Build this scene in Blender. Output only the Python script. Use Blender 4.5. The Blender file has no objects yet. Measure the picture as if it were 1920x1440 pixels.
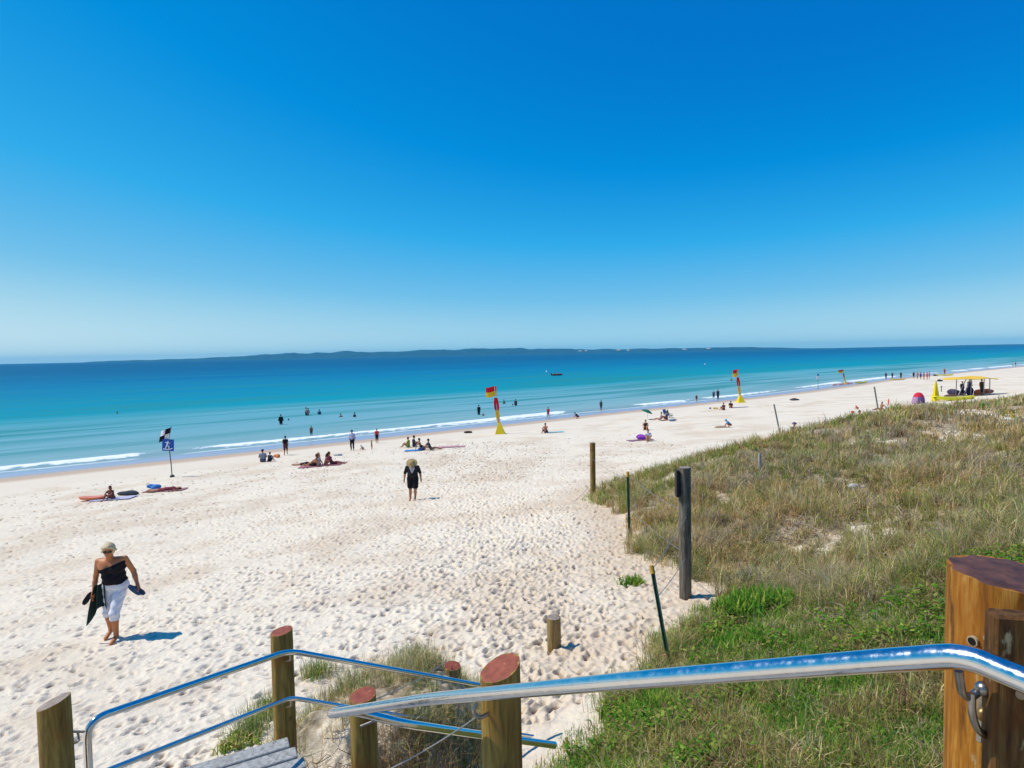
import bpy, math, random
import numpy as np
from mathutils import Vector, Matrix
random.seed(7)
R = math.radians
sc = bpy.context.scene
COL = sc.collection

# ---------------------------------------------------------------- camera
F = 1100.0                      # focal length in photo pixels (1920 wide)
EYE = Vector((0, 0, 8.0))
PITCH, ROLL = R(-2.97), R(-1.09)
cam = bpy.data.cameras.new('camera'); cam.lens = F / 1920 * 36; cam.sensor_width = 36
cam.clip_start = .05; cam.clip_end = 120000
co = bpy.data.objects.new('camera', cam); COL.objects.link(co)
CM = Matrix.Rotation(R(90) + PITCH, 4, 'X') @ Matrix.Rotation(ROLL, 4, 'Z')
co.matrix_world = Matrix.Translation(EYE) @ CM
sc.camera = co

# ---------------------------------------------------------------- light
SUN_EL, SUN_DIR2 = R(55), (-1.0, .10)
SUNV = Vector((SUN_DIR2[0], SUN_DIR2[1], 0)).normalized() * math.cos(SUN_EL) + Vector((0, 0, math.sin(SUN_EL)))
sl = bpy.data.lights.new('sun', 'SUN'); sl.energy = 4.3; sl.angle = R(.5); sl.color = (1, .94, .85)
so = bpy.data.objects.new('sun', sl); COL.objects.link(so)
so.rotation_euler = SUNV.to_track_quat('Z', 'Y').to_euler()
w = bpy.data.worlds.new('World'); sc.world = w; w.use_nodes = True
wn = w.node_tree; wn.nodes.clear()
sky = wn.nodes.new('ShaderNodeTexSky'); sky.sky_type = 'NISHITA'; sky.sun_disc = False
sky.sun_elevation = SUN_EL; sky.sun_rotation = math.atan2(SUN_DIR2[0], SUN_DIR2[1])
sky.air_density = 1.0; sky.dust_density = .1; sky.ozone_density = 6.0; sky.altitude = 0
# the sky's own brightness pattern, graded to the photograph's deep blue
SKY_K = .085
sep = wn.nodes.new('ShaderNodeSeparateColor'); mul = wn.nodes.new('ShaderNodeMath'); mul.operation = 'MULTIPLY'; mul.inputs[1].default_value = SKY_K
cr = wn.nodes.new('ShaderNodeValToRGB'); el = cr.color_ramp.elements
for i, (p_, c_) in enumerate(((0, (0, .10, .46)), (.13, (0, .155, .56)), (.165, (0, .19, .615)), (.215, (0, .27, .72)), (.30, (.03, .41, .83)), (.43, (.18, .545, .84)), (.52, (.36, .67, .85)), (.62, (.55, .79, .89)), (1, (.85, .92, .95)))):
    e_ = el[i] if i < 2 else el.new(p_)
    e_.position = p_; e_.color = (*c_, 1)
for e_, (p_, c_) in zip(list(el), ()): pass
sca = wn.nodes.new('ShaderNodeVectorMath'); sca.operation = 'SCALE'; sca.inputs['Scale'].default_value = 1 / SKY_K
bg = wn.nodes.new('ShaderNodeBackground'); bg.inputs[1].default_value = SKY_K
wo = wn.nodes.new('ShaderNodeOutputWorld'); L_ = wn.links.new
L_(sky.outputs[0], sep.inputs[0]); L_(sep.outputs[1], mul.inputs[0]); L_(mul.outputs[0], cr.inputs[0]); L_(cr.outputs[0], sca.inputs[0]); L_(sca.outputs[0], bg.inputs[0]); L_(bg.outputs[0], wo.inputs[0])
sc.view_settings.view_transform = 'Standard'; sc.view_settings.look = 'None'
sc.view_settings.exposure = 0; sc.view_settings.gamma = 1

# ---------------------------------------------------------------- numpy helpers
def vnoise(x, y, seed=0):
    x = np.asarray(x, float); y = np.asarray(y, float)
    xi = np.floor(x).astype(np.int64); yi = np.floor(y).astype(np.int64)
    fx = x - xi; fy = y - yi
    fx = fx * fx * fx * (fx * (fx * 6 - 15) + 10); fy = fy * fy * fy * (fy * (fy * 6 - 15) + 10)
    def h(a, b):
        n = (a * 374761393 + b * 668265263 + seed * 1274126177) & 0xffffffff
        n = ((n ^ (n >> 13)) * 1274126177) & 0xffffffff
        n = ((n ^ (n >> 16)) * 2246822519) & 0xffffffff
        return ((n ^ (n >> 15)) & 0xffffff) / float(0xffffff)
    return (h(xi, yi) * (1 - fx) + h(xi + 1, yi) * fx) * (1 - fy) + (h(xi, yi + 1) * (1 - fx) + h(xi + 1, yi + 1) * fx) * fy
def fbm(x, y, oct=4, seed=0, gain=.5):
    a, s, o = 1., 0., 0.
    for k in range(oct):
        o = o + a * vnoise(x * 2 ** k + 17.3 * k, y * 2 ** k - 9.1 * k, seed + k); s += a; a *= gain
    return o / s
def sst(a, b, x):
    t = np.clip((x - a) / (b - a), 0, 1); return t * t * (3 - 2 * t)

# shore frame: t along the shore, s out to sea
CA, SA = math.cos(R(36.5)), math.sin(R(36.5))
def st(x, y):
    t = CA * x + SA * y; return -SA * x + CA * y - 6 * sst(90, 170, t), t
def from_st(s, t): return CA * t - SA * s, SA * t + CA * s

_s = np.array([-400, -60, -20, -8, -3, 0, 3, 4.5, 6, 8, 12, 22, 34, 45, 54, 60, 80, 100, 200, 600, 60000])
_z = np.array([9, 7.5, 6.6, 6.1, 5.6, 5.2, 4.65, 4.3, 4.05, 3.85, 3.4, 2.05, 1.15, .5, 0, -.35, -1.1, -2.2, -6, -20, -40])
_ss = np.arange(-80, 250, .25); _zz = np.interp(_ss, _s, _z)
_k = np.exp(-np.linspace(-2.5, 2.5, 17) ** 2); _k /= _k.sum()
_zp = np.pad(_zz, 8, mode='edge'); _zz = np.convolve(_zp, _k, 'valid')
def base_z(s):
    return np.where((s > -75) & (s < 240), np.interp(s, _ss, _zz), np.interp(s, _s, _z))

def poly_sd(x, y, P):
    """signed distance, positive inside"""
    x = np.asarray(x, float); y = np.asarray(y, float)
    d = np.full(x.shape, 1e18); ins = np.zeros(x.shape, bool)
    for i in range(len(P)):
        ax, ay = P[i]; bx, by = P[(i + 1) % len(P)]
        ex, ey = bx - ax, by - ay
        tt = np.clip(((x - ax) * ex + (y - ay) * ey) / (ex * ex + ey * ey), 0, 1)
        d = np.minimum(d, (x - ax - tt * ex) ** 2 + (y - ay - tt * ey) ** 2)
        c = ((ay > y) != (by > y))
        xi = ax + (y - ay) * ex / (ey if ey else 1e-9)
        ins ^= c & (x < xi)
    return np.where(ins, 1, -1) * np.sqrt(d)

DUNE = [(-.35, 3.6), (.15, 4.6), (.8, 5.75), (1.55, 6.9), (2.2, 7.9), (2.95, 8.7), (3.3, 9.6), (3.0, 10.8), (2.35, 12.0), (2.75, 14.2),
        (2.9, 17), (2.35, 19.3), (3.1, 22.0), from_st(15.6, 22), from_st(15.2, 40), from_st(15.6, 80), from_st(15, 300), from_st(15, 40000),
        from_st(-3000, 40000), from_st(-3000, -2), (-2.0, -3), (-1.6, 1.0)]
MOUND = [(-2.35, 4.75), (-1.5, 4.55), (-.65, 4.7), (-.25, 5.2), (-.25, 6.0), (-.65, 6.7), (-1.3, 6.85), (-1.85, 6.3), (-2.35, 5.7)]
def height(x, y, dune=True):
    x = np.asarray(x, float); y = np.asarray(y, float)
    s, t = st(x, y)
    z = base_z(s + .8 * (fbm(x * .09, y * .09, 2, 5) - .5))
    z = z + .12 * (fbm(x * .35, y * .35, 3, 3) - .5) * sst(52, 40, s)
    z0 = z
    d = poly_sd(x, y, DUNE) + .5 * (fbm(x * .8, y * .8, 3, 11) - .5)
    near = sst(9, 3, np.hypot(x, y))
    add = sst(0, 4.5, d) * (.75 + .85 * (fbm(x * .17, y * .17, 3, 21) - .5)) + sst(0, .6, d) * .10
    add = add + sst(.0, 1.5, d) * .28 * (fbm(x * .7, y * .7, 3, 23) - .45)
    z = z + add * (1 - .3 * near) + .62 * np.exp(-((t - 32) / 9.5) ** 2 - ((s - 11) / 5) ** 2) * sst(0, 2, d)
    m = poly_sd(x, y, MOUND)
    if not dune: z = z0
    z = z + sst(-.1, .55, m) * (.62 + .2 * (fbm(x * 1.6, y * 1.6, 2, 31) - .5))
    return z
def H1(x, y): return float(height(np.array([x]), np.array([y]))[0])

def ray(u, v): return (CM.to_3x3() @ Vector(((u - 960) / F, (720 - v) / F, -1)))
def at(u, v, depth):
    """the point seen at photo pixel (u,v) at forward distance depth"""
    r = ray(u, v); return EYE + r * (depth / r.y)
def gp(u, v, level=None, dune=True):
    r = ray(u, v)
    if level is not None:
        k = (level - EYE.z) / r.z; return EYE + r * k
    rr = np.concatenate([np.arange(2, 40, .05), np.arange(40, 600, .3)])
    xs = EYE.x + r.x / r.y * rr; ys = rr; zs = EYE.z + r.z / r.y * rr
    hh = height(xs, ys, dune); k = np.argmax(zs < hh)
    return Vector((xs[k], ys[k], hh[k]))

# ---------------------------------------------------------------- objects and meshes
def tag(o, label=None, cat=None, group=None, kind=None):
    if label: o['label'] = label
    if cat: o['category'] = cat
    if group: o['group'] = group
    if kind: o['kind'] = kind
    return o
def empty(name, loc, rz=0, label=None, cat=None, group=None):
    o = bpy.data.objects.new(name, None); COL.objects.link(o); o.location = loc; o.rotation_euler = (0, 0, rz)
    o.empty_display_size = .1
    return tag(o, label, cat, group)
def copy_tree(o, parent=None):
    c = o.copy(); COL.objects.link(c); c.parent = parent
    for ch in list(o.children): copy_tree(ch, c)
    return c
def np_mesh(name, V, Fq, mat=None, smooth=True, parent=None, attrs=None):
    me = bpy.data.meshes.new(name)
    V = np.asarray(V, np.float32); me.vertices.add(len(V)); me.vertices.foreach_set('co', V.ravel())
    if isinstance(Fq, np.ndarray): groups = [Fq]
    else: groups = [np.asarray(g, np.int32) for g in Fq if len(g)]
    loops = np.concatenate([g.ravel() for g in groups]).astype(np.int32)
    tot = np.concatenate([np.full(len(g), g.shape[1], np.int32) for g in groups])
    start = np.concatenate([[0], np.cumsum(tot)[:-1]]).astype(np.int32)
    me.loops.add(len(loops)); me.loops.foreach_set('vertex_index', loops)
    me.polygons.add(len(tot)); me.polygons.foreach_set('loop_start', start); me.polygons.foreach_set('loop_total', tot)
    me.polygons.foreach_set('use_smooth', np.full(len(tot), smooth))
    if attrs:
        for k, a in attrs.items():
            if a.ndim == 1:
                at_ = me.attributes.new(k, 'FLOAT', 'POINT'); at_.data.foreach_set('value', a.astype(np.float32))
            else:
                at_ = me.color_attributes.new(k, 'FLOAT_COLOR', 'POINT'); at_.data.foreach_set('color', a.astype(np.float32).ravel())
    me.update(); me.validate()
    o = bpy.data.objects.new(name, me); COL.objects.link(o)
    if mat: me.materials.append(mat)
    if parent: o.parent = parent
    return o

class MB:
    def __init__(s): s.v = []; s.f = []
    def add(s, vs, fs):
        b = len(s.v); s.v += [tuple(v) for v in vs]; s.f += [tuple(i + b for i in f) for f in fs]; return s
    def box(s, c, size, M=None, bev=0):
        hx, hy, hz = [a / 2 for a in size]; M = M or Matrix.Identity(3); c = Vector(c)
        if bev <= 0:
            P = [Vector((x, y, z)) for z in (-hz, hz) for x, y in ((-hx, -hy), (hx, -hy), (hx, hy), (-hx, hy))]
            return s.add([c + M @ p for p in P], [(3, 2, 1, 0), (4, 5, 6, 7), (0, 1, 5, 4), (1, 2, 6, 5), (2, 3, 7, 6), (3, 0, 4, 7)])
        rings = []
        for z, k in ((-hz, bev), (-hz + bev, 0), (hz - bev, 0), (hz, bev)):
            a, b = hx - k, hy - k; e = bev if k == 0 else bev * .5
            rings.append([Vector(p + (z,)) for p in ((-a + e, -b), (a - e, -b), (a, -b + e), (a, b - e), (a - e, b), (-a + e, b), (-a, b - e), (-a, -b + e))])
        vs = [c + M @ p for r in rings for p in r]; fs = [tuple(range(7, -1, -1)), tuple(range(24, 32))]
        for k in range(3):
            for i in range(8): fs.append((k * 8 + i, k * 8 + (i + 1) % 8, k * 8 + 8 + (i + 1) % 8, k * 8 + 8 + i))
        return s.add(vs, fs)
    def tube(s, pts, r, n=10, cap=True, flat=1.0, up=None):
        pts = [Vector(p) for p in pts]; rs = r if isinstance(r, (list, tuple)) else [r] * len(pts)
        t0 = (pts[1] - pts[0]).normalized(); a = up or (Vector((0, 0, 1)) if abs(t0.z) < .9 else Vector((1, 0, 0)))
        nrm = (a - t0 * a.dot(t0)).normalized(); vs = []
        for i, p in enumerate(pts):
            t = (pts[min(i + 1, len(pts) - 1)] - pts[max(i - 1, 0)]).normalized()
            nrm = (nrm - t * nrm.dot(t)).normalized(); b = t.cross(nrm)
            for k in range(n):
                q = 2 * math.pi * k / n
                vs.append(p + (nrm * math.cos(q) * flat + b * math.sin(q)) * rs[i])
        fs = []
        for i in range(len(pts) - 1):
            for k in range(n): fs.append((i * n + k, i * n + (k + 1) % n, (i + 1) * n + (k + 1) % n, (i + 1) * n + k))
        if cap: fs += [tuple(range(n - 1, -1, -1)), tuple(range((len(pts) - 1) * n, len(pts) * n))]
        return s.add(vs, fs)
    def ball(s, c, r, n=8, m=6, M=None):
        c = Vector(c); r = r if isinstance(r, (tuple, list)) else (r, r, r); M = M or Matrix.Identity(3)
        vs = [c + M @ Vector((0, 0, -r[2]))]; fs = []
        for j in range(1, m):
            a = -math.pi / 2 + math.pi * j / m
            for k in range(n):
                q = 2 * math.pi * k / n; vs.append(c + M @ Vector((r[0] * math.cos(a) * math.cos(q), r[1] * math.cos(a) * math.sin(q), r[2] * math.sin(a))))
        vs.append(c + M @ Vector((0, 0, r[2]))); L = len(vs) - 1
        for k in range(n): fs.append((0, 1 + (k + 1) % n, 1 + k)); fs.append((L, L - n + k, L - n + (k + 1) % n))
        for j in range(m - 2):
            for k in range(n): fs.append((1 + j * n + k, 1 + j * n + (k + 1) % n, 1 + (j + 1) * n + (k + 1) % n, 1 + (j + 1) * n + k))
        return s.add(vs, fs)
    def sheet(s, g, th):
        """closed cloth: g = rows of points, thickened by th"""
        nr, nc = len(g), len(g[0]); top = []; bot = []
        for i in range(nr):
            for j in range(nc):
                p = Vector(g[i][j]); du = Vector(g[i][min(j + 1, nc - 1)]) - Vector(g[i][max(j - 1, 0)]); dv = Vector(g[min(i + 1, nr - 1)][j]) - Vector(g[max(i - 1, 0)][j])
                n = du.cross(dv); n = n.normalized() if n.length > 1e-9 else Vector((0, 0, 1))
                top.append(p + n * th / 2); bot.append(p - n * th / 2)
        N = nr * nc; fs = []
        for i in range(nr - 1):
            for j in range(nc - 1):
                a, b, c, d = i * nc + j, i * nc + j + 1, (i + 1) * nc + j + 1, (i + 1) * nc + j
                fs += [(a, b, c, d), (N + d, N + c, N + b, N + a)]
        def edge(L):
            for a, b in zip(L[:-1], L[1:]): fs.append((b, a, N + a, N + b))
        edge([j for j in range(nc)]); edge([i * nc + nc - 1 for i in range(nr)])
        edge([(nr - 1) * nc + j for j in range(nc - 1, -1, -1)]); edge([i * nc for i in range(nr - 1, -1, -1)])
        return s.add(top + bot, fs)
    def build(s, name, mat, parent=None, smooth=True):
        me = bpy.data.meshes.new(name); me.from_pydata(s.v, [], s.f); me.update()
        if smooth:
            me.polygons.foreach_set('use_smooth', [True] * len(me.polygons))
            try: me.set_sharp_from_angle(angle=R(38))
            except Exception: pass
        o = bpy.data.objects.new(name, me); COL.objects.link(o); me.materials.append(mat)
        if parent: o.parent = parent
        return o

# ---------------------------------------------------------------- materials
def lin(c):
    if isinstance(c, str):
        c = [int(c[i:i + 2], 16) / 255 for i in (0, 2, 4)]
        return tuple(((v + .055) / 1.055) ** 2.4 if v > .04045 else v / 12.92 for v in c)
    return tuple(c)
class NT:
    def __init__(s, name):
        s.m = bpy.data.materials.new(name); s.m.use_nodes = True; s.t = s.m.node_tree
        s.b = s.t.nodes['Principled BSDF']; s.out = s.t.nodes['Material Output']
    def n(s, typ, ins=None, **kw):
        nd = s.t.nodes.new(typ)
        for k, v in kw.items(): setattr(nd, k, v)
        for k, v in (ins or {}).items(): s.set(nd.inputs[k], v)
        return nd
    def set(s, inp, v):
        if isinstance(v, bpy.types.NodeSocket): s.t.links.new(v, inp)
        elif isinstance(v, (tuple, list)) and len(v) == 3 and inp.type == 'RGBA': inp.default_value = (*v, 1)
        else: inp.default_value = v
    def math(s, op, a, b=None, c=None, clamp=False):
        nd = s.n('ShaderNodeMath', operation=op, use_clamp=clamp)
        for i, v in enumerate((a, b, c)):
            if v is not None: s.set(nd.inputs[i], v)
        return nd.outputs[0]
    def noise(s, vec, scale, detail=3, rough=.55, dist=0):
        nd = s.n('ShaderNodeTexNoise', {'Scale': scale, 'Detail': detail, 'Roughness': rough, 'Distortion': dist})
        if vec is not None: s.set(nd.inputs['Vector'], vec)
        return nd.outputs[0]
    def coords(s, scale=(1, 1, 1), rot=(0, 0, 0), kind='Object'):
        tc = s.n('ShaderNodeTexCoord'); mp = s.n('ShaderNodeMapping', {'Scale': scale, 'Rotation': rot}); s.set(mp.inputs[0], tc.outputs[kind]); return mp.outputs[0]
    def ramp(s, fac, stops, interp='LINEAR'):
        nd = s.n('ShaderNodeValToRGB'); cr = nd.color_ramp; cr.interpolation = interp
        while len(cr.elements) < len(stops): cr.elements.new(.5)
        for e, (p, c) in zip(cr.elements, stops): e.position = p; e.color = (*lin(c), 1) if not isinstance(c, float) else (c, c, c, 1)
        s.set(nd.inputs[0], fac); return nd.outputs[0]
    def mix(s, fac, a, b, blend='MIX'):
        nd = s.n('ShaderNodeMix', data_type='RGBA', blend_type=blend, clamp_factor=True)
        s.set(nd.inputs[0], fac); s.set(nd.inputs[6], a); s.set(nd.inputs[7], b); return nd.outputs[2]
    def rng(s, v, a, b, c=0., d=1., smooth=True):
        nd = s.n('ShaderNodeMapRange', interpolation_type='SMOOTHSTEP' if smooth else 'LINEAR')
        for i, q in enumerate((v, a, b, c, d)): s.set(nd.inputs[i], q)
        return nd.outputs[0]
    def attr(s, name, out='Fac'): return s.n('ShaderNodeAttribute', attribute_name=name).outputs[out]
    def bump(s, h, strength=.5, dist=.01):
        nd = s.n('ShaderNodeBump', {'Strength': strength, 'Distance': dist, 'Height': h}); s.set(s.b.inputs['Normal'], nd.outputs[0]); return nd
    def base(s, col=None, rough=None, metal=None, spec=None):
        if col is not None: s.set(s.b.inputs['Base Color'], col)
        if rough is not None: s.set(s.b.inputs['Roughness'], rough)
        if metal is not None: s.set(s.b.inputs['Metallic'], metal)
        if spec is not None: s.set(s.b.inputs['Specular IOR Level'], spec)
        return s.m
_mc = {}
def gpb(u, v): return gp(u, v, None, False)      # on the beach itself, also where the dune hides it
def plain(name, col, rough=.7, var=.25, scale=9, metal=0, spec=.3, bump=0):
    """a surface of one colour with a little uneven wear"""
    key = (name, str(col))
    if key in _mc: return _mc[key]
    n = NT(name); c = lin(col); f = n.noise(n.coords(), scale, 4)
    d = tuple(v * (1 - var) for v in c); b = tuple(min(1, v * (1 + var * .5)) for v in c)
    m = n.base(n.ramp(f, [(.3, d), (.7, b)]), rough, metal, spec)
    if bump: n.bump(f, bump, .01)
    _mc[key] = m; return m

def sand_material():
    n = NT('sand'); P = n.coords()
    f1 = n.noise(P, .35, 4); f2 = n.noise(P, 5, 5, .65); f3 = n.noise(P, 60, 3)
    dry = n.mix(n.rng(f1, .44, .64), (.785, .68, .52), (.69, .565, .41))
    dry = n.mix(n.rng(f2, .5, .78, 0, .45), dry, (.46, .36, .27))
    pit = n.attr('pit'); dry = n.mix(n.rng(pit, .15, 1.0, 0, .85), dry, (.20, .135, .08))  # brown shading of the footprint pits, mixed into the sand colour
    pale = n.mix(n.rng(f2, .35, .8, 0, .5), (.76, .655, .50), (.70, .58, .435))
    col = n.mix(n.attr('smooth'), dry, pale)
    col = n.mix(n.math('MULTIPLY', n.attr('tan'), n.rng(f2, .3, .6, .45, .9)), col, (.59, .455, .31))
    wet = n.attr('wet'); col = n.mix(n.rng(wet, 0, .6), col, (.52, .385, .27))
    wet2 = n.rng(wet, .75, 1); col = n.mix(wet2, col, (.40, .33, .27))
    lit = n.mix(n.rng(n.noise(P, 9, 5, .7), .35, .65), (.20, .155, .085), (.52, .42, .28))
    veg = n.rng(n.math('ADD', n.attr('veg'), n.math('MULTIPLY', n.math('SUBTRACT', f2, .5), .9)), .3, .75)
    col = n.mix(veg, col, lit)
    n.base(col, n.rng(wet2, 0, 1, .9, .22), 0, n.rng(wet2, 0, 1, .12, .5))
    h = n.math('ADD', n.math('MULTIPLY', n.noise(P, 14, 5, .65), 1.), n.math('MULTIPLY', f3, .25))
    n.bump(h, n.rng(wet, 0, .4, .55, .05), .05)
    return n.m
def water_material():
    n = NT('sea_water'); geo = n.n('ShaderNodeNewGeometry').outputs['Position']
    rot = n.n('ShaderNodeMapping', {'Rotation': (0, 0, -R(36.5))}); n.set(rot.inputs[0], geo)
    sep = n.n('ShaderNodeSeparateXYZ'); n.set(sep.inputs[0], rot.outputs[0]); t = sep.outputs[0]; s = n.math('SUBTRACT', sep.outputs[1], n.rng(t, 90, 170, 0, 6))
    def st_noise(kt, ks, det=3, off=0.):
        cb = n.n('ShaderNodeCombineXYZ'); n.set(cb.inputs[0], n.math('MULTIPLY', t, kt)); n.set(cb.inputs[1], n.math('MULTIPLY', s, ks)); cb.inputs[2].default_value = off
        return n.noise(cb.outputs[0], 1, det)
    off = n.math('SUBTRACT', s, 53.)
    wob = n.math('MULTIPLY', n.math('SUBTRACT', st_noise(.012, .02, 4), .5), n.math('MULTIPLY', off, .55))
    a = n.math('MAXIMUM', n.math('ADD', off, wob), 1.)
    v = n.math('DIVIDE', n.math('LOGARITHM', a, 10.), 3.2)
    col = n.ramp(v, [(0, 'aaa6a4'), (.10, 'a3a9b6'), (.19, '8aa196'), (.27, '84a8a8'), (.42, '70a4ac'), (.51, '5a9fa9'), (.545, '0a8f9e'), (.60, '0088a0'), (.70, '00769a'), (.84, '005a84'), (1, '005079')])  # lavender stop by the shore: sky reflection put into the water colour
    # swell lines parallel to the shore, their shading mixed into the colour
    sw = st_noise(.012, .16, 3, 3.); swm = n.rng(off, 4, 20, 0, 1); far = n.rng(off, 60, 200, 1, .35)
    k = n.math('MULTIPLY', n.math('MULTIPLY', n.rng(sw, .45, .62), swm), far)
    col = n.mix(n.math('MULTIPLY', k, .8), col, lin('2a8484'))
    st2 = st_noise(.003, .02, 4, 8.); col = n.mix(n.math('MULTIPLY', n.rng(st2, .45, .65), n.rng(off, 90, 200, 0, .4)), col, lin('00618f'))
    # sandy olive water right behind the little breakers
    # foam of the breaker and the thin edge of the swash
    def line(c0, amp, kt, width, seg, seed):
        c = n.math('ADD', n.math('MULTIPLY', n.math('SUBTRACT', st_noise(kt, 0., 3, seed), .5), amp), c0)
        d = n.math('SUBTRACT', s, c)
        pres = n.rng(st_noise(kt * 1.7, 0., 2, seed + 5), seg, seg + .07)
        wd = n.math('MULTIPLY', pres, width)
        fine = n.math('MULTIPLY', n.math('SUBTRACT', st_noise(1.1, 1.6, 5, seed + 2), .5), width * 2.6)
        return n.rng(n.math('ABSOLUTE', n.math('ADD', d, fine)), n.math('MULTIPLY', wd, .5), n.math('ADD', wd, .01), 1, 0)
    f = n.math('MAXIMUM', line(58.6, 3.5, .035, 1.25, .42, 1.), n.math('MULTIPLY', line(56.6, 1.6, .05, .35, .36, 11.), .55))
    f = n.math('MAXIMUM', f, n.math('MULTIPLY', line(63.5, 3, .03, .25, .6, 21.), .55))
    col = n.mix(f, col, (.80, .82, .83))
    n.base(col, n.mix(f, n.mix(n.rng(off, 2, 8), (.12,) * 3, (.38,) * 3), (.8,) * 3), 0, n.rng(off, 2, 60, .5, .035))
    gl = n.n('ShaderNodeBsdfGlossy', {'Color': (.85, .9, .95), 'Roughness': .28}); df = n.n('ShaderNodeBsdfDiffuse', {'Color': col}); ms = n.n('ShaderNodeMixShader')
    n.set(ms.inputs[0], n.math('MULTIPLY', n.rng(off, 1, 10, .34, .06), n.math('SUBTRACT', 1., f))); n.set(ms.inputs[1], df.outputs[0]); n.set(ms.inputs[2], gl.outputs[0]); n.set(n.out.inputs[0], ms.outputs[0])
    h = n.math('ADD', n.math('MULTIPLY', st_noise(.35, 1.1, 4, 2.), .7), n.math('MULTIPLY', st_noise(.05, .22, 3, 5.), 1.4))
    bn = n.bump(h, n.rng(off, 1, 12, .04, .7), .35); n.set(gl.inputs['Normal'], bn.outputs[0]); n.set(df.inputs['Normal'], bn.outputs[0])
    return n.m
def wood_material(name, cols, stain='8a4a12', scl=1, pale=False):
    n = NT(name); P = n.coords((9 * scl, 9 * scl, .9 * scl)); Q = n.coords((1, 1, 1))
    g = n.noise(P, 3, 6, .7, .6); big = n.noise(Q, 2.2 * scl, 3); fine = n.noise(n.coords((60, 60, 2.5)), 2, 5, .75)
    c = n.ramp(g, [(.3, cols[0]), (.5, cols[1]), (.72, cols[2])])
    c = n.mix(n.rng(big, .5, .68, 0, .75), c, lin(stain))
    c = n.mix(n.rng(fine, .56, .7, 0, .6), c, tuple(v * .35 for v in lin(cols[0])))
    if pale:
        fl = n.noise(n.coords((30, 30, 7)), 1.2, 4, .6); c = n.mix(n.rng(fl, .62, .70, 0, .7), c, (.50, .40, .22)); c = n.mix(n.rng(n.noise(n.coords((14, 14, 5)), 1.1, 4), .60, .7, 0, .8), c, (.06, .025, .01))
    kn = n.n('ShaderNodeTexVoronoi', {'Scale': 3.3}); n.set(kn.inputs[0], n.coords((1, 1, .6)))
    c = n.mix(n.rng(kn.outputs[0], .05, .10, .8, 0), c, (.02, .012, .006))
    n.base(c, .75, 0, .25); n.bump(fine, .5, .004); return n.m
def paint_top_material(name, a, b, chip):
    n = NT(name); P = n.coords(); f = n.noise(P, 22, 5, .7); g = n.noise(P, 7, 3)
    c = n.mix(n.rng(f, .3, .7), lin(a), lin(b)); c = n.mix(n.rng(n.math('ADD', f, n.math('MULTIPLY', g, .35)), .84, .90), c, lin(chip))
    n.base(c, .7); n.bump(f, .4, .004); return n.m
def steel_material():
    n = NT('polished_steel'); f = n.noise(n.coords((6, 6, 6)), 6, 4, .7)
    n.base(n.ramp(f, [(.3, (.62, .63, .64)), (.7, (.74, .74, .73))]), n.rng(f, .35, .7, .10, .26), 1)
    n.bump(n.noise(n.coords((3, 3, 3)), 9, 3), .06, .004); return n.m
def grass_material():
    n = NT('grass_blades'); c = n.attr('col', 'Color')
    d = n.n('ShaderNodeBsdfDiffuse', {'Color': c}); tr = n.n('ShaderNodeBsdfTranslucent', {'Color': c})
    mx = n.n('ShaderNodeMixShader', {0: .42}); n.set(mx.inputs[1], d.outputs[0]); n.set(mx.inputs[2], tr.outputs[0])
    n.set(n.out.inputs[0], mx.outputs[0]); return n.m
SAND = sand_material(); WATER = water_material(); GRASS = grass_material(); STEEL = steel_material()
WOOD = wood_material('treated_pine', ('483c1c', '8c7034', 'b4944e'))
WOOD_PALE = wood_material('dry_pine', ('5a4a28', '94794a', 'b09a68'), '9a6a30')
WOOD_GREY = wood_material('weathered_timber', ('3a342c', '6e6558', '988c7a'), '4a4038')
WOOD_ORANGE = wood_material('oiled_timber', ('5a340c', 'a0661c', 'c89a4a'), '8e480e', 1.3, True)
WOOD_PLANK = wood_material('stained_plank', ('2e1c0c', '5c3c1a', '8a6a3a'), '6a3a12', 1.6, True)
RED_TOP = paint_top_material('terracotta_paint', '78361f', '9a4c34', 'c09a80')
GREY_TOP = paint_top_material('weathered_end_grain', '7a6a5c', 'a09080', 'c8bca8')
RUST_TOP = paint_top_material('worn_maroon_paint', '3e241c', '6c4434', 'b09a84')
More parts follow.
